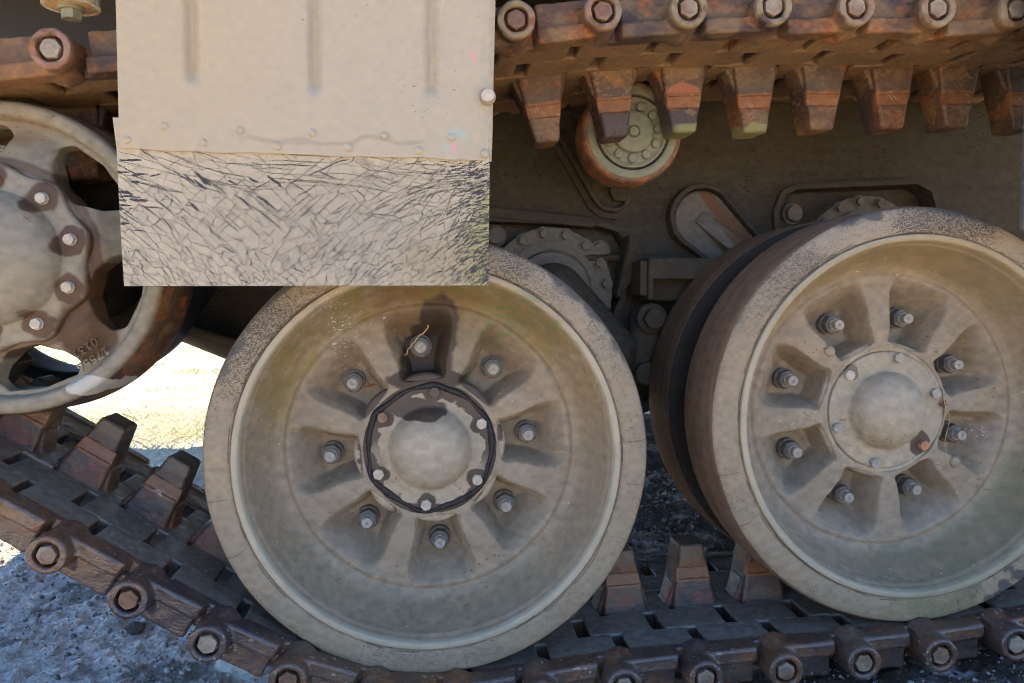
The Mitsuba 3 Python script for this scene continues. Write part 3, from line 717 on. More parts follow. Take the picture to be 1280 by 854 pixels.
for k in range(26):   # flaked gaps on the left edge and left of the middle
    if k < 16:
        x, z, f = FX0 + 0.006 + abs(fr_.normal(0, 0.016)), fr_.uniform(0.79, 0.885), (lambda x, z: 0.1 * math.sin(60 * z))
    else:
        x, z, f = fr_.normal(-0.30, 0.045), fr_.normal(0.845, 0.014), field(-1)
    grow(x, z, f, fr_.uniform(0.010, 0.030), fr_.uniform(0.002, 0.0042), 0.3, curl=0.2)
for k in range(470):  # dense slanting dashes where the green is
    x, z = FX1 - 0.004 - abs(fr_.normal(0, 0.030)), fr_.uniform(FZ0 + 0.004, 0.89)
    grow(x, z, lambda x, z: 0.50 + 0.25 * math.sin(40 * x + 25 * z), fr_.uniform(0.005, 0.014), fr_.uniform(0.0006, 0.0021), 0.8, curl=0.35)
# the closed network of shards: a jittered net of cells, long across the slant above and small towards the hem
from scipy.spatial import Voronoi
for side in (-1, 1):
    sl = side * 0.66
    c0, s0 = math.cos(sl), math.sin(sl)
    px = fr_.uniform(FX0 - 0.02, FX1 + 0.02, 2600)
    pz = fr_.uniform(FZ0 - 0.01, FZ1 + 0.01, 2600)
    keep = fr_.random(2600) < 0.10 + 0.42 * np.clip(1.05 - (pz - FZ0) / 0.15, 0, 1) ** 1.5
    u_, w_ = px * c0 + pz * s0, -px * s0 + pz * c0
    vor = Voronoi(np.stack([u_ * 0.42, w_], -1)[keep])
    for (i_, j_) in vor.ridge_vertices:
        if i_ < 0 or j_ < 0:
            continue
        ab = vor.vertices[[i_, j_]] / [0.42, 1.0]
        ab = np.stack([ab[:, 0] * c0 - ab[:, 1] * s0, ab[:, 0] * s0 + ab[:, 1] * c0], -1)
        mx, mz = ab.mean(0)
        if not (FX0 < mx < FX1 and FZ0 < mz < FZ1) or np.linalg.norm(ab[1] - ab[0]) > 0.06:
            continue
        here = 1 / (1 + math.exp(-side * (mx + 0.20 + 0.03 * math.sin(60 * mz)) / 0.018))
        if fr_.random() > here or fr_.random() < 0.14:
            continue
        n_ = max(3, int(np.linalg.norm(ab[1] - ab[0]) / 0.003))
        L = ab[0] + (ab[1] - ab[0]) * np.linspace(0, 1, n_)[:, None]
        L[1:-1] += fr_.normal(0, 0.00035, (n_ - 2, 2))
        d_ = (ab[1] - ab[0]) / (np.linalg.norm(ab[1] - ab[0]) + 1e-9)
        wd = 0.5 * fr_.choice([0.00045, 0.00065, 0.0009, 0.0014], p=[.38, .36, .20, .06]) * fr_.uniform(0.75, 1.25, n_)
        nn = np.array([-d_[1], d_[0]])
        cracks.append(np.vstack([L + nn * wd[:, None], (L - nn * wd[:, None])[::-1]]))
skin = m3.CrossSection([np.array(fp.buffer(-0.0004).exterior.coords)[:-1][:, :2].tolist()], m3.FillRule.NonZero)
cuts = m3.CrossSection([c_.tolist() for c_ in cracks], m3.FillRule.NonZero)
skin = skin - cuts
sheet = skin.extrude(0.0010)
put(FL + '__crazed_paint', tri(sheet.rotate([90, 0, 0]).translate([0, -0.1253, 0])), 'flap')
labels[TK + '__skirt_flap'] = {'label': 'rubber skirt flap under crazed, flaking tan paint'}
put(TK + '__skirt_panel', tri(rbox((0.8975, -0.118, 0.80), (1.42, -0.106, 1.30), 0.003)), 'steel_nut')

# drum shaped fitting above the track, top left
dr_ = put(TK + '__drum_fitting', tri(m3.Manifold.cylinder(0.10, 0.038, 0.040, 60).translate([-0.505, -0.045, 1.108]) - m3.Manifold.cylinder(0.003, 0.033, 0.033, 60).translate([-0.505, -0.045, 1.107])), 'drum_paint', 30)
put(dr_ + '__end_plate', tri(m3.Manifold.cylinder(0.004, 0.0325, 0.0325, 48).translate([-0.505, -0.045, 1.1085])), 'drum_face', 30)
put(dr_ + '__washer', tri(m3.Manifold.cylinder(0.006, 0.017, 0.017, 40).translate([-0.505, -0.045, 1.1035])), 'roller', 30)
hb = hexbolt(0.024, 0.013, ring=False)
hb.apply_transform(trimesh.transformations.rotation_matrix(-PI / 2, [1, 0, 0]))
hb.vertices[:, 2] *= 1
zmin = hb.vertices[:, 2].max()
hb.apply_translation([-0.505, -0.045, 1.104 - zmin])
put(dr_ + '__bolt', hb, 'roller')
put(dr_ + '__stem', tri(m3.Manifold.cylinder(0.12, 0.014, 0.014, 30).translate([-0.505, -0.045, 1.20])), 'hull')

# ---------------------------------------------------------------- road wheels
tyre_prof = dense([(0.300, 0.02), (0.3045, -0.007), (0.308, -0.010), (0.320, -0.0105), (0.336, -0.0075), (0.3460, -0.0035), (0.3505, 0.004), (0.3520, 0.015), (0.3525, 0.060), (0.3525, 0.125), (0.350, 0.141), (0.342, 0.146), (0.300, 0.146)], 0.003)
TYRE = lathe(tyre_prof, 260)
ty = TYRE.vertices
rad = np.hypot(ty[:, 0], ty[:, 2])
amp = (meshkit.fbm(ty * 9, 3, 2) - 0.5) * 0.0022
TYRE.vertices = ty + np.stack([ty[:, 0] / rad * amp, amp * 0.6, ty[:, 2] / rad * amp], -1)
TYRE = mikit.ply(TYRE, 'm_tyre', True)
in_prof = dense([(0.300, 0.240), (0.340, 0.237), (0.3500, 0.242), (0.3525, 0.252), (0.3525, 0.37), (0.349, 0.383), (0.335, 0.386), (0.300, 0.386)], 0.004)
TYRE_IN = mikit.ply(lathe(in_prof, 200), 'm_tyre', True)

base_prof = dense([(0.3045, 0.10), (0.3045, -0.010), (0.3035, -0.0135), (0.299, -0.0140), (0.2945, -0.0135), (0.2925, -0.009), (0.2915, -0.001), (0.2905, 0.004), (0.2885, 0.0065), (0.2865, 0.010), (0.2855, 0.018), (0.2825, 0.030), (0.276, 0.052), (0.268, 0.074), (0.259, 0.089), (0.250, 0.0955), (0.245, 0.0975), (0.2425, 0.0958), (0.238, 0.0935), (0.228, 0.0935), (0.205, 0.0930), (0.17, 0.0915), (0.145, 0.0895), (0.128, 0.089), (0.112, 0.090)], 0.0016)


def wheel_disc():
    n = 560
    t = np.arange(n) / n * 2 * PI
    r = base_prof[:, None, 0] * np.ones(n)
    y = base_prof[:, None, 1] * np.ones(n)
    for k in range(8):
        dt = (t - k * PI / 4 + PI) % (2 * PI) - PI
        tx = r * np.sin(dt)[None]
        rc = r * np.cos(dt)[None]
        hw = 0.0300 + 0.020 * sm(0.125, 0.215, rc)
        wall = sm(hw + 0.010, hw - 0.012, np.abs(tx))
        out = sm(0.236, 0.178, rc)
        inn = sm(0.115, 0.126, rc)
        ok = (np.cos(dt) > 0)[None]
        y = y + ok * 0.067 * wall * out ** 0.85 * inn
        # spokes swell a little between the pockets
        ds = (t - (k + 0.5) * PI / 4 + PI) % (2 * PI) - PI
        y = y - (np.cos(ds) > 0)[None] * 0.005 * np.exp(-(r * np.sin(ds)[None] / 0.030) ** 2) * sm(0.225, 0.17, r)
    v = np.stack([r * np.cos(t), y, r * np.sin(t)], -1)
    v[..., 1] += (meshkit.fbm(v * 14, 3, 8) - 0.5) * 0.0022 * sm(0.289, 0.27, r)
    m = len(base_prof)
    i, j = np.meshgrid(np.arange(m - 1), np.arange(n), indexing='ij')
    q = np.stack([i * n + j, i * n + (j + 1) % n, (i + 1) * n + (j + 1) % n, (i + 1) * n + j], -1).reshape(-1, 4)
    return v.reshape(-1, 3), q


DISC = mikit.ply(wheel_disc(), 'm_wheel_paint', True)
DISC_IN = mikit.ply(lathe(dense([(0.301, 0.24), (0.292, 0.24), (0.285, 0.20), (0.25, 0.17), (0.13, 0.16)], 0.01), 120), 'm_rubber', True)
RIM_IN = mikit.ply(lathe(dense([(0.304, 0.14), (0.304, 0.25), (0.296, 0.39), (0.1, 0.40), (0.02, 0.40)], 0.01), 120), 'm_rubber', True)


def flange_mesh(lobes):
    n = 240
    t = np.arange(n) / n * 2 * PI
    rows = []
    for r, y, l in dense_rows:
        rr_ = r + l * lobes(t)
        rows.append(np.stack([rr_ * np.cos(t), 0 * t + y, rr_ * np.sin(t)], -1))
    v = np.array(rows)
    m = len(rows)
    i, j = np.meshgrid(np.arange(m - 1), np.arange(n), indexing='ij')
    q = np.stack([i * n + j, i * n + (j + 1) % n, (i + 1) * n + (j + 1) % n, (i + 1) * n + j], -1).reshape(-1, 4)
    return v.reshape(-1, 3), q


dense_rows = [(0.116, 0.150, 1.0), (0.118, 0.110, 1.0), (0.1205, 0.100, 1.0), (0.1205, 0.0955, 1.0), (0.1190, 0.0920, 1.0), (0.1165, 0.0903, 0.9), (0.1135, 0.0897, 0.5), (0.110, 0.0895, 0.1), (0.106, 0.0897, 0), (0.1050, 0.0915, 0), (0.102, 0.094, 0)]
FLANGE = mikit.ply(flange_mesh(lambda t: 0.0052 * np.exp(-(((t * 8 / (2 * PI)) % 1 - 0.5) / 0.16) ** 2)), 'm_cap_paint', True)
FLANGE1 = mikit.ply(flange_mesh(lambda t: 0.0050 + 0.0026 * np.cos(8 * t)), 'm_cap_paint', True)
CAP = mikit.ply(lathe(dense([(0.1045, 0.096), (0.1045, 0.0872), (0.1035, 0.0857), (0.0990, 0.0855), (0.0800, 0.0855), (0.0715, 0.0853), (0.0680, 0.0815), (0.0655, 0.0690), (0.0580, 0.0540), (0.0450, 0.0430), (0.0290, 0.0375), (0.0140, 0.0354), (0.0003, 0.0350)], 0.0016), 140), 'm_cap_paint', True)
CAPB = mikit.ply(hexbolt(0.0165, 0.0100, ring=False), 'm_pale_bolt')
NUT = mikit.ply(tri((ycyl(0.0195, -0.004, 0.016, n=36)) + man(hexbolt(0.0305, 0.0165, ring=False)).translate([0, -0.0035, 0])), 'm_steel_nut')
STUD = mikit.ply(tri((ycyl(0.0105, -0.026, -0.015, n=24) + ycyl(0.0088, -0.041, -0.025, n=24)) - ycyl(0.0016, -0.05, -0.038, n=10)), 'm_stud')


def rotated(c, deg):
    return T().translate([c[0], 0, c[1]]).rotate([0, 1, 0], deg)


def road_wheel(c, ph_nut, ph_cap, oily, far=False):
    k = put(TK + '__road_wheel', DISC, None, to_world=rotated(c, -math.degrees(ph_nut)))
    put(k + '__tyre', TYRE, None, to_world=rotated(c, 20.0 * oily))
    put(k + '__inner_tyre', TYRE_IN, None, to_world=rotated(c, 50.0))
    put(k + '__inner_disc', DISC_IN, None, to_world=rotated(c, 0))
    put(k + '__rim_barrel', RIM_IN, None, to_world=rotated(c, 0))
    put(k + '__hub_flange', FLANGE1 if oily else FLANGE, None, to_world=rotated(c, -math.degrees(ph_nut)))
    put(k + '__hub_cap', CAP, None, to_world=rotated(c, 0))
    for i in range(8):
        a = ph_nut - i * PI / 4
        at = [c[0] + 0.1699 * math.cos(a), 0.147, c[1] + 0.1699 * math.sin(a)]
        put(k + '__wheel_nut', NUT, None, to_world=T().translate(at).rotate([0, 1, 0], 23.0 * i * i))
        put(k + '__stud', STUD, None, to_world=T().translate(at))
    for i in range(6):
        a = ph_cap - i * PI / 3
        mat = None
        if oily and i in (0, 5):
            mat = 'oily_bolt' if i == 0 else 'bolt'
        if not oily and i == 3:
            mat = 'rusty_bolt'
        if not oily and i in (1, 2, 4, 5):
            mat = 'stud'
        b = put(k + '__cap_bolt', CAPB, mat, to_world=T().translate([c[0] + 0.0955 * math.cos(a), 0.0856, c[1] + 0.0955 * math.sin(a)]).rotate([0, 1, 0], 31.0 * i + 9))
        if mat == 'rusty_bolt':
            labels[b] = {'label': 'rusty orange hub cap bolt in a dark stain'}
    return k


wk1 = road_wheel(W1, 1.6624, 1.4921, True)
labels[wk1] = {'label': 'road wheel with oil run over its hub'}
t = np.linspace(0, 2 * PI, 181)
bolts1 = 1.4921 - np.arange(6) * PI / 3
dip = sum(np.exp(-(((t - b + PI) % (2 * PI) - PI) / 0.17) ** 2) for b in bolts1)
rw = 0.1030 + 0.0050 * dip + 0.0012 * np.sin(7 * t + 1)
lap = 0.0047 + 0.0012 * np.sin(5 * t + 1) + 0.0006 * np.sin(13 * t)
seal = tube(np.stack([W1[0] + rw * np.cos(t), 0 * t + 0.0875, W1[1] + rw * np.sin(t)], -1), lap, 10)
put(wk1 + '__hub_seal', seal, 'seal', True)
wk2 = road_wheel(W2, 2.0459, 2.4115, False)
for r_, a_ in ((0.150, 2.36), (0.165, -0.62)):
    put(wk2 + '__casting_knob', lathe([(0.0105, 0.004), (0.0102, -0.0015), (0.0085, -0.0042), (0.005, -0.0055), (0.0002, -0.006)], 24), 'wheel_paint', True, to_world=T().translate([W2[0] + r_ * math.cos(a_), 0.0855, W2[1] + r_ * math.sin(a_)]))
# the wheels of the far side, seen as dark shapes under the hull
for x in (0.10, 0.91, 1.72):
    k = put(TK + '__road_wheel', DISC_IN, 'tyre', to_world=T().translate([x, 2.95, 0.455]).rotate([0, 0, 1], 180))
    put(k + '__tyre', TYRE_IN, None, to_world=T().translate([x, 3.10, 0.455]).rotate([0, 0, 1], 180))
    put(k + '__inner_tyre', TYRE_IN, None, to_world=T().translate([x, 2.86, 0.455]).rotate([0, 0, 1], 180).translate([0, -0.1, 0]))
far_belt = ext(Polygon([(-0.35, 0.17), (-0.25, 0.10), (2.2, 0.14), (2.2, 0.04), (-0.25, 0.02), (-0.38, 0.10)]), 2.60, 3.12)
put(TK + '__track_belt', tri(far_belt), 'link_low', uv=None)

# ---------------------------------------------------------------- return roller
rc = (0.381, 1.008)
at = T().translate([rc[0], 0.245, rc[1]])
rk = put(TK + '__return_roller', lathe(dense([(0.070, 0.02), (0.070, 0.002), (0.072, -0.001), (0.083, -0.001), (0.0865, 0.001)], 0.002), 100), 'roller', True, to_world=at)
put(rk + '__tread', lathe(dense([(0.0860, 0.0), (0.0905, -0.002), (0.0950, 0.004), (0.097, 0.014), (0.097, 0.075), (0.094, 0.09), (0.05, 0.092), (0.02, 0.092)], 0.003), 100), 'roller_rust', True, to_world=at)
put(rk + '__gap_ring', lathe([(0.0705, 0.014), (0.066, 0.014)], 80), 'seal', to_world=at)
put(rk + '__hub', lathe(dense([(0.0665, 0.02), (0.0665, 0.001), (0.065, -0.001), (0.0600, 0.001), (0.0585, 0.0035), (0.0400, 0.0035), (0.0395, 0.001), (0.0385, -0.007), (0.036, -0.009), (0.030, -0.0095), (0.0125, -0.0095), (0.0115, -0.0085), (0.0115, -0.004), (0.0001, -0.004)], 0.0015), 100), 'roller', True, to_world=at)
put(rk + '__centre_bolt', hexbolt(0.0165, 0.008, ring=False), 'roller', to_world=T().translate([rc[0], 0.2425, rc[1]]).rotate([0, 1, 0], 10))
RB = mikit.ply(lathe([(0.0088, 0.001), (0.0086, -0.0065), (0.0074, -0.0085), (0.0001, -0.009)], 20), 'm_roller', 40)
for k in range(11):
    a = 2 * PI * k / 11 + 0.13
    put(rk + '__bolt', RB, None, to_world=T().translate([rc[0] + 0.0490 * math.cos(a), 0.2485, rc[1] + 0.0490 * math.sin(a)]))

# ---------------------------------------------------------------- idler
def idler_mesh():
    n, m = 420, 150
    r = np.r_[np.linspace(0.10, 0.19, 70), np.linspace(0.19, 0.2185, 26)[1:]]
    t = np.arange(n) / n * 2 * PI
    R, TH = np.meshgrid(r, t, indexing='ij')
    return R, TH


plan = Point(0, 0).buffer(0.212, quad_segs=40)
for k in range(6):
    a0 = math.radians(44 - 60 * k)
    def pp(r, da):
        return (r * math.cos(a0 + da), r * math.sin(a0 + da))
    hole = Polygon([pp(0.140, -0.14), pp(0.140, 0.14), pp(0.165, 0.30), pp(0.186, 0.335), pp(0.199, 0.26), pp(0.201, 0.0), pp(0.199, -0.26), pp(0.186, -0.335), pp(0.165, -0.30)])
    plan = plan.difference(hole.buffer(-0.008).buffer(0.010, quad_segs=8))
web = ext(plan, 0.030, 0.062)
idl = soften(web, 0.006, 4)
iv = idl.vertices
r_ = np.hypot(iv[:, 0], iv[:, 2])
front = iv[:, 1] < 0.048
iv[:, 1] -= np.where(front, 0.028 * sm(0.20, 0.14, r_), 0)          # the spokes rise to the hub
idl.vertices = iv + idl.vertex_normals * ((meshkit.fbm(iv * 30, 3, 4) - 0.5) * 0.003)[:, None]
ati = T().translate([IDL[0], 0, IDL[1]])
ik = put(TK + '__idler_wheel', idl, 'idler_paint', True, to_world=ati)
rim = lathe(dense([(0.205, 0.066), (0.207, 0.034), (0.2085, 0.022), (0.2120, 0.014), (0.2160, 0.011), (0.2290, 0.011), (0.2335, 0.015), (0.2350, 0.022), (0.2405, 0.040), (0.2410, 0.062), (0.2360, 0.070), (0.2350, 0.10), (0.2400, 0.110), (0.2440, 0.135), (0.2425, 0.160), (0.215, 0.165), (0.204, 0.14), (0.204, 0.066)], 0.003), 220)
put(ik + '__rim', rim, 'idler_paint', True, to_world=ati)
put(ik + '__inner_rim', lathe(dense([(0.20, 0.235), (0.212, 0.235), (0.214, 0.24), (0.214, 0.36), (0.21, 0.37), (0.19, 0.37), (0.19, 0.24), (0.20, 0.235)], 0.005), 160), 'rubber', True, to_world=ati)
put(ik + '__axle', tri(ycyl(0.10, 0.03, 0.40, n=60)), 'hull', 30, to_world=ati)
n = 360
t = np.arange(n) / n * 2 * PI
lob = 0.135 + 0.0055 * np.cos(10 * (t - 1.50))
rows = []
for s, y in ((1.0, 0.020), (1.005, 0.0), (1.0, -0.006), (0.985, -0.0095), (0.95, -0.011), (0.90, -0.0115)):
    rows.append(np.stack([lob * s * np.cos(t), 0 * t + y, lob * s * np.sin(t)], -1))
for r, y in ((0.1005, -0.0125), (0.0985, -0.0165), (0.094, -0.0260), (0.084, -0.0370), (0.066, -0.0470), (0.042, -0.0530), (0.020, -0.0555), (0.0003, -0.056)):
    rows.append(np.stack([r * np.cos(t), 0 * t + y, r * np.sin(t)], -1))
v = np.array(rows)
i, j = np.meshgrid(np.arange(len(rows) - 1), np.arange(n), indexing='ij')
q = np.stack([i * n + j, i * n + (j + 1) % n, (i + 1) * n + (j + 1) % n, (i + 1) * n + j], -1).reshape(-1, 4)
put(ik + '__hub_cover', (v.reshape(-1, 3), q), 'idler_paint', True, to_world=ati)
IB = mikit.ply(tri(man(hexbolt(0.0145, 0.010)) + ycyl(0.0090, -0.002, 0.002, n=24)), 'm_pale_bolt')
for k in range(10):
    a = 1.50 - k * PI / 5
    put(ik + '__cover_bolt', IB, 'bolt' if k == 0 else None, to_world=T().translate([IDL[0] + 0.114 * math.cos(a), -0.0115, IDL[1] + 0.114 * math.sin(a)]).rotate([0, 1, 0], 27.0 * k))
put(ik + '__filler_plug', tri(man(hexbolt(0.024, 0.008)) + ycyl(0.019, -0.003, 0.003, n=8)), 'idler_paint', 30, to_world=T().translate([IDL[0], -0.0555, IDL[1]]))


def cast_text(txt, h, x, y, z, deg, key):
    m = meshkit.text_mesh(txt, h, 0.0035, bold=True)
    w = m.bounds[1][0]
    m.apply_translation([-w / 2, -h / 2, 0])
    a = math.radians(deg)
    R = np.array([[math.cos(a), -math.sin(a)], [math.sin(a), math.cos(a)]])
    v = m.vertices.copy()
    xy = v[:, :2] @ R.T
    m.vertices = np.stack([x + xy[:, 0], y - v[:, 2], z + xy[:, 1]], -1)
    return put(key, m, 'idler_paint')


cast_text('83\u00b749.', 0.0135, IDL[0] + 0.016, 0.0185, IDL[1] + 0.160, -3, ik + '__casting_number')
cast_text('17556', 0.0125, IDL[0] + 0.1265, 0.0205, IDL[1] - 0.152, 213, ik + '__casting_number')
cast_text('0131', 0.0125, IDL[0] + 0.1165, 0.0175, IDL[1] - 0.135, 213, ik + '__casting_number')

# ---------------------------------------------------------------- track links
PITCH_L = 0.1305


def half_link(du):
    """The outer half of a link, v from -0.075 to the middle of the track (0.19). u runs along the track, v across, w towards the wheels."""
    top, bot = 0.028, -0.014
    m = rbox((0.0285, -0.014, bot), (0.1405, 0.066, top), 0.004)
    m += rbox((-0.0255, 0.063, bot), (0.0855, 0.143, top), 0.004)
    m += rbox((0.022, 0.140, bot), (0.1405, 0.20, top), 0.004)
    m = m.translate([du, 0, 0])
    m += ycyl(0.017, -0.012, 0.065, PITCH_L, 0.0, 28) + ycyl(0.017, 0.066, 0.142, 0.0, 0.0, 28) + ycyl(0.017, 0.144, 0.20, PITCH_L, 0.0, 28)
    m += rbox((0.03, 0.0, -0.040), (0.075, 0.20, 0.0), 0.008)
    # near edge: a shelf over a recessed web, and the pin boss
    m += hull_pts([(u, v, w) for u, v in ((0.0, -0.008), (0.0, -0.042), (0.092, -0.038), (0.096, -0.016)) for w in (0.010, 0.0245)], 0.0055)
    m += hull_pts([(u, v, w) for u, v in ((0.01, 0.0), (0.01, -0.026), (0.090, -0.026), (0.090, 0.0)) for w in (-0.030, 0.012)], 0.004)
    m += ycyl(0.0285, -0.073, 0.004, 0, 0, 48)
    m += hull_pts([(-0.015, -0.060, 0.014), (0.015, -0.060, 0.014), (0.003, -0.010, 0.034), (0.020, -0.010, 0.028), (-0.014, -0.010, 0.026)], 0.006)
    m += hull_pts([(0.0, -0.045, 0.020), (0.0, -0.006, 0.024), (0.034, -0.010, 0.016), (0.030, -0.030, -0.014), (0.004, -0.05, -0.01)], 0.006)
    return m


mirror = lambda m: m.mirror([0, 1, 0]).translate([0, 0.38, 0])
LINK = {}
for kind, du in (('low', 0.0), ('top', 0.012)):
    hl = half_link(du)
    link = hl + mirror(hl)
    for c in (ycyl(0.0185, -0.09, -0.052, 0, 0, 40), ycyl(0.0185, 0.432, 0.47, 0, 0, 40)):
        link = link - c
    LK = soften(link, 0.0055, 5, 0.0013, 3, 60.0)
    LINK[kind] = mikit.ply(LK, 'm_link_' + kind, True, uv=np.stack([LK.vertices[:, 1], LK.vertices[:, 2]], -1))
hn = m3.Manifold()
for seq in ([(0.020, 0.0350, 0.035), (0.1335, 0.0165, 0.026)], [(0.014, 0.052, 0.020), (0.026, 0.0445, 0.020), (0.042, 0.0385, 0.021), (0.060, 0.032, 0.022)]):
    for (w0, hu0, hv0), (w1, hu1, hv1) in zip(seq[:-1], seq[1:]):
        hn += m3.Manifold.batch_hull([m3.Manifold.sphere(0.0065, 16).translate([0.056 + su * hu, 0.191 + sv * hv, w]) for w, hu, hv in ((w0, hu0, hv0), (w1, hu1, hv1)) for su in (-1, 1) for sv in (-1, 1)])
hn = hn - hull_pts([(u, v, w) for u in (0.0, 0.12) for v, w in ((0.13, 0.074), (0.13, 0.099), (0.1555, 0.078), (0.1590, 0.095))], 0.002)
HN = soften(hn, 0.0045, 4, 0.0009, 6, 70.0)
HUV = np.stack([HN.vertices[:, 1], HN.vertices[:, 2]], -1)
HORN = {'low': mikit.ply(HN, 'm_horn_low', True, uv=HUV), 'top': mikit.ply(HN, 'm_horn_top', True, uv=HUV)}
PIN = mikit.ply(tri(man(hexbolt(0.0255, 0.010)) + ycyl(0.0115, -0.004, 0.03, n=24)), 'm_bolt')


def chain(pts, step, n, start=0):
    """Points a chord of STEP apart along the smooth curve through PTS."""
    from scipy.interpolate import PchipInterpolator, CubicSpline
    pts = np.array(pts, float)
    d = np.r_[0, np.cumsum(np.linalg.norm(np.diff(pts, axis=0), axis=1))]
    s = np.linspace(0, d[-1], 6000)
    c = np.stack([PchipInterpolator(d, pts[:, k])(s) for k in (0, 1)], -1)
    out, i = [c[0]], 0
    while len(out) < n:
        far = np.nonzero(np.linalg.norm(c[i:] - out[-1], axis=1) >= step)[0]
        if not len(far):
            break
        i += far[0]
        out.append(c[i])
    return np.array(out)


low_pts = chain([(-0.552, 0.327), (-0.443, 0.258), (-0.333, 0.189), (-0.217, 0.125), (-0.10, 0.078), (0.03, 0.066), (0.16, 0.079), (0.29, 0.092), (0.42, 0.099), (0.551, 0.105), (0.683, 0.111), (0.812, 0.118), (0.941, 0.130), (1.07, 0.146), (1.20, 0.16), (1.33, 0.17), (1.47, 0.18)], PITCH_L, 16)
top_r = chain([(0.909, 1.145), (1.041, 1.149), (1.172, 1.154), (1.35, 1.160)], PITCH_L, 4)[::-1]
top_pts = chain([(0.909, 1.145), (0.774, 1.141), (0.642, 1.139), (0.513, 1.135), (0.382, 1.129), (0.250, 1.119), (0.123, 1.103), (-0.01, 1.090), (-0.14, 1.078), (-0.27, 1.067), (-0.40, 1.055), (-0.527, 1.043), (-0.657, 1.028)], PITCH_L, 13)
wrap = [(IDL[0] + 0.273 * math.cos(a), IDL[1] + 0.273 * math.sin(a)) for a in np.radians(94 + 27.6 * np.arange(1, 5))] + [(-0.845, 0.560), (-0.765, 0.462), (-0.662, 0.396)]
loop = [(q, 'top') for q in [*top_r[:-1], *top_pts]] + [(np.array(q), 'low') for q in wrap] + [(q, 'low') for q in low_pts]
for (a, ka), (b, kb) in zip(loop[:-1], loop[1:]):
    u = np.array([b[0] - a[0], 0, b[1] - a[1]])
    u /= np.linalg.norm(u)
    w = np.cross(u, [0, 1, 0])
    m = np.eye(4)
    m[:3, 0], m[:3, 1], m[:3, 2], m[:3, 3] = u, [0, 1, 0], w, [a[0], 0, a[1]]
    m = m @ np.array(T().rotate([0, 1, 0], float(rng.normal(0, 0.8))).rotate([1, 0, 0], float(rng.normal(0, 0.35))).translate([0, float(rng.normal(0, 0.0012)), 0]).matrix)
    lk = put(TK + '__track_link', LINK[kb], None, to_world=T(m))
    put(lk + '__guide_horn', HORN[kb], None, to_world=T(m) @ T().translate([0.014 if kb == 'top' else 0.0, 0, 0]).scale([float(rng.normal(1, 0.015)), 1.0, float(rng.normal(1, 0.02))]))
    put(lk + '__pin_bolt', PIN, None, to_world=T(m) @ T().translate([0, -0.062, 0]).rotate([0, 1, 0], float(rng.uniform(0, 60))))

# ---------------------------------------------------------------- loose things
def rock(seed, size, sub=3, rough=0.5):
    m = trimesh.creation.icosphere(sub)
    v = m.vertices
    m.vertices = v * (0.7 + rough * meshkit.fbm(v * 1.3 + seed * 7.1, 3, seed))[:, None] * np.asarray(size)
    return m


def gz(x, y):
    return float(np.interp(x, gx, Z[:, np.searchsorted(gy, y)]))


def loose(key, mesh, mat, label, cat, group=None, smooth=False):
    k = put(key, mesh, mat, smooth)
    labels[k] = {'label': label, 'category': cat}
    if group:
        labels[k]['group'] = group
    return k


def at_ground(m, x, y, lift=0.0):
    m.apply_translation([x, y, gz(x, y) + lift])
    return m


loose('ash_clod', at_ground(rock(3, (0.045, 0.035, 0.030), 4, 0.9), -0.335, 0.22, 0.012), 'white_clod', 'crumbly whitish ash clod under the sloping track just left of the oily wheel', 'clod', None, True)
loose('earth_clod', at_ground(rock(5, (0.017, 0.014, 0.012), 3, 0.8), -0.60, 0.40, 0.004), 'dark_clod', 'small dark brown clod on the blue grey ash left of the track', 'clod', None, True)

# grit, too much to count
gm = []
ICO = [trimesh.creation.icosphere(0)]
for k in range(17000):
    x, y = rng.uniform(-1.4, 1.3), rng.uniform(-0.2, 1.5)
    s = 0.0012 + 0.0052 * rng.random() ** 4 + 0.005 * rng.random() ** 22
    m = ICO[0].copy()
    m.vertices = m.vertices * rng.uniform(0.6, 1.3, 3) * s * (1 + 0.3 * rng.standard_normal((len(m.vertices), 1)) * 0.5) + [x, y, gz(x, y) + s * 0.4]
    gm.append(m)
gv = trimesh.util.concatenate(gm)
put('gravel', gv, 'stone')
labels['gravel'] = {'label': 'fine grey gravel scattered over the ash', 'category': 'gravel', 'kind': 'stuff'}

# grass beyond the tank
bl_v, bl_f = [], []
cnt = 0
for k in range(36000):
    y = 1.9 + 9.0 * rng.random() ** 1.7
    x = -1.0 - (y + 1.3) * 0.10 - rng.random() * (0.9 + 0.45 * y) + 0.35
    dens = float(meshkit.noise(np.array([x * 2.3, y * 2.3, 0.0]), 4))
    if rng.random() > dens * 1.3:
        continue
    h = rng.uniform(0.012, 0.045) * (0.6 + dens)
    a = rng.uniform(0, 2 * PI)
    w = 0.0013 + 0.0004 * y
    b = np.array([x, y, gz(x, y) - 0.003])
    s = np.array([math.cos(a), math.sin(a), 0]) * w
    lean = np.array([rng.normal() * 0.6, rng.normal() * 0.6, 1.0]) * h
    bl_v += [b - s, b + s, b + lean * 0.55 + s * 0.6, b + lean * [1.5, 1.5, 1]]
    bl_f += [[cnt, cnt + 1, cnt + 2], [cnt, cnt + 2, cnt + 3]]
    cnt += 4
put('grass', (np.array(bl_v), np.array(bl_f)), 'grass')
labels['grass'] = {'label': 'dry straw coloured grass in the sun beyond the tank', 'category': 'grass', 'kind': 'stuff'}


def strand(pts, r=0.0011, jit=0.002, seed=0):
    from scipy.interpolate import CubicSpline
    pts = np.array(pts, float)
    s = np.linspace(0, 1, len(pts))
    c = CubicSpline(s, pts)(np.linspace(0, 1, 26))
    g = np.random.default_rng(seed)
    c[1:-1] += np.cumsum(g.normal(0, jit * 0.25, (24, 3)), axis=0) * np.hanning(24)[:, None]
    return tube(c, np.linspace(r, r * 0.55, 26), 5)


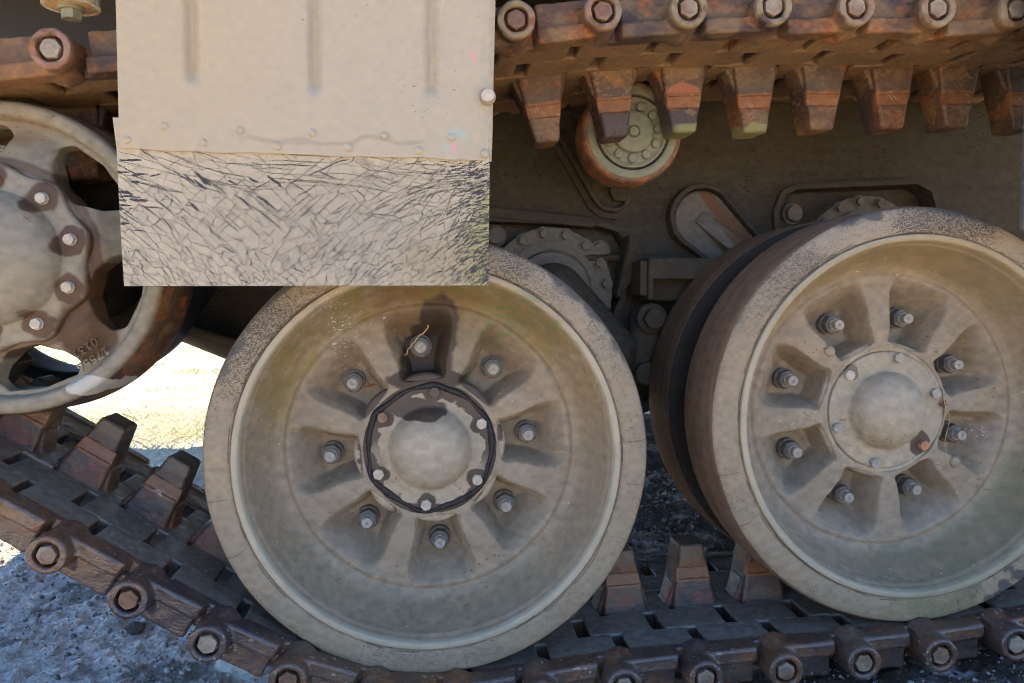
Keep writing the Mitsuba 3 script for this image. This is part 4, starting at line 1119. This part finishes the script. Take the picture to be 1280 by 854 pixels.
def leaf(c, size, seed):
    g = np.random.default_rng(seed)
    ms = []
    for k in range(9):
        m = trimesh.creation.icosphere(1)
        m.vertices = m.vertices * [1, 0.16, 0.42] * size * g.uniform(0.35, 0.8)
        m.apply_transform(trimesh.transformations.random_rotation_matrix(g.random(3)))
        m.apply_translation(np.array(c) + g.normal(0, size * 0.33, 3) * [1.2, 0.3, 0.7])
        ms.append(m)
    return trimesh.util.concatenate(ms)


def wp(c, r, a, y):
    return (c[0] + r * math.cos(a), y, c[1] + r * math.sin(a))


loose('dry_leaf', leaf((-0.137, 0.118, 0.553), 0.012, 3), 'leaf', 'crumpled brown leaf lying in the upper left pocket of the oily wheel, below its nut', 'leaf')
loose('dry_leaf', leaf((-0.103, 0.114, 0.549), 0.009, 5), 'leaf', 'small crumpled brown leaf beside the hub in the upper left pocket of the oily wheel', 'leaf')
loose('dry_leaf', leaf((0.158, 0.098, 0.545), 0.006, 8), 'leaf', 'tiny orange leaf scrap caught right of the oily wheel nuts', 'leaf')
loose('dry_leaf', leaf((0.909, 0.080, 0.507), 0.007, 9), 'leaf', 'orange leaf scrap hanging at the right of the clean hub cap', 'leaf')
loose('straw_strand', strand([(-0.005, 0.10, 0.650), (-0.012, 0.096, 0.632), (-0.030, 0.10, 0.606), (-0.046, 0.112, 0.601)], 0.0014, 0.006, 2), 'straw', 'dry twig hooked over the top nut in the oil stain', 'twig')
loose('straw_strand', strand([(0.205, 0.06, 0.438), (0.228, 0.052, 0.436), (0.234, 0.052, 0.424), (0.231, 0.055, 0.404)], 0.0011, 0.003, 4), 'straw', 'pale bent straw stuck on the right of the oily wheel disc', 'straw')
loose('straw_strand', strand([(0.906, 0.076, 0.532), (0.912, 0.074, 0.500), (0.922, 0.072, 0.47), (0.917, 0.074, 0.43), (0.922, 0.078, 0.392), (0.937, 0.080, 0.378)], 0.0009, 0.006, 6), 'straw', 'long thin straw hanging down over the clean wheel disc', 'straw')
loose('straw_strand', strand([(-0.100, 0.040, 0.705), (-0.070, 0.036, 0.722), (-0.04, 0.035, 0.733), (-0.02, 0.035, 0.739)], 0.0008, 0.003, 7), 'straw', 'thin straw lying in the top of the oily wheel rim, under the flap', 'straw')
loose('straw_strand', strand([(0.705, 0.05, 0.735), (0.722, 0.045, 0.750), (0.742, 0.045, 0.757)], 0.0008, 0.003, 8), 'straw', 'thin straw lying in the top of the clean wheel rim', 'straw')
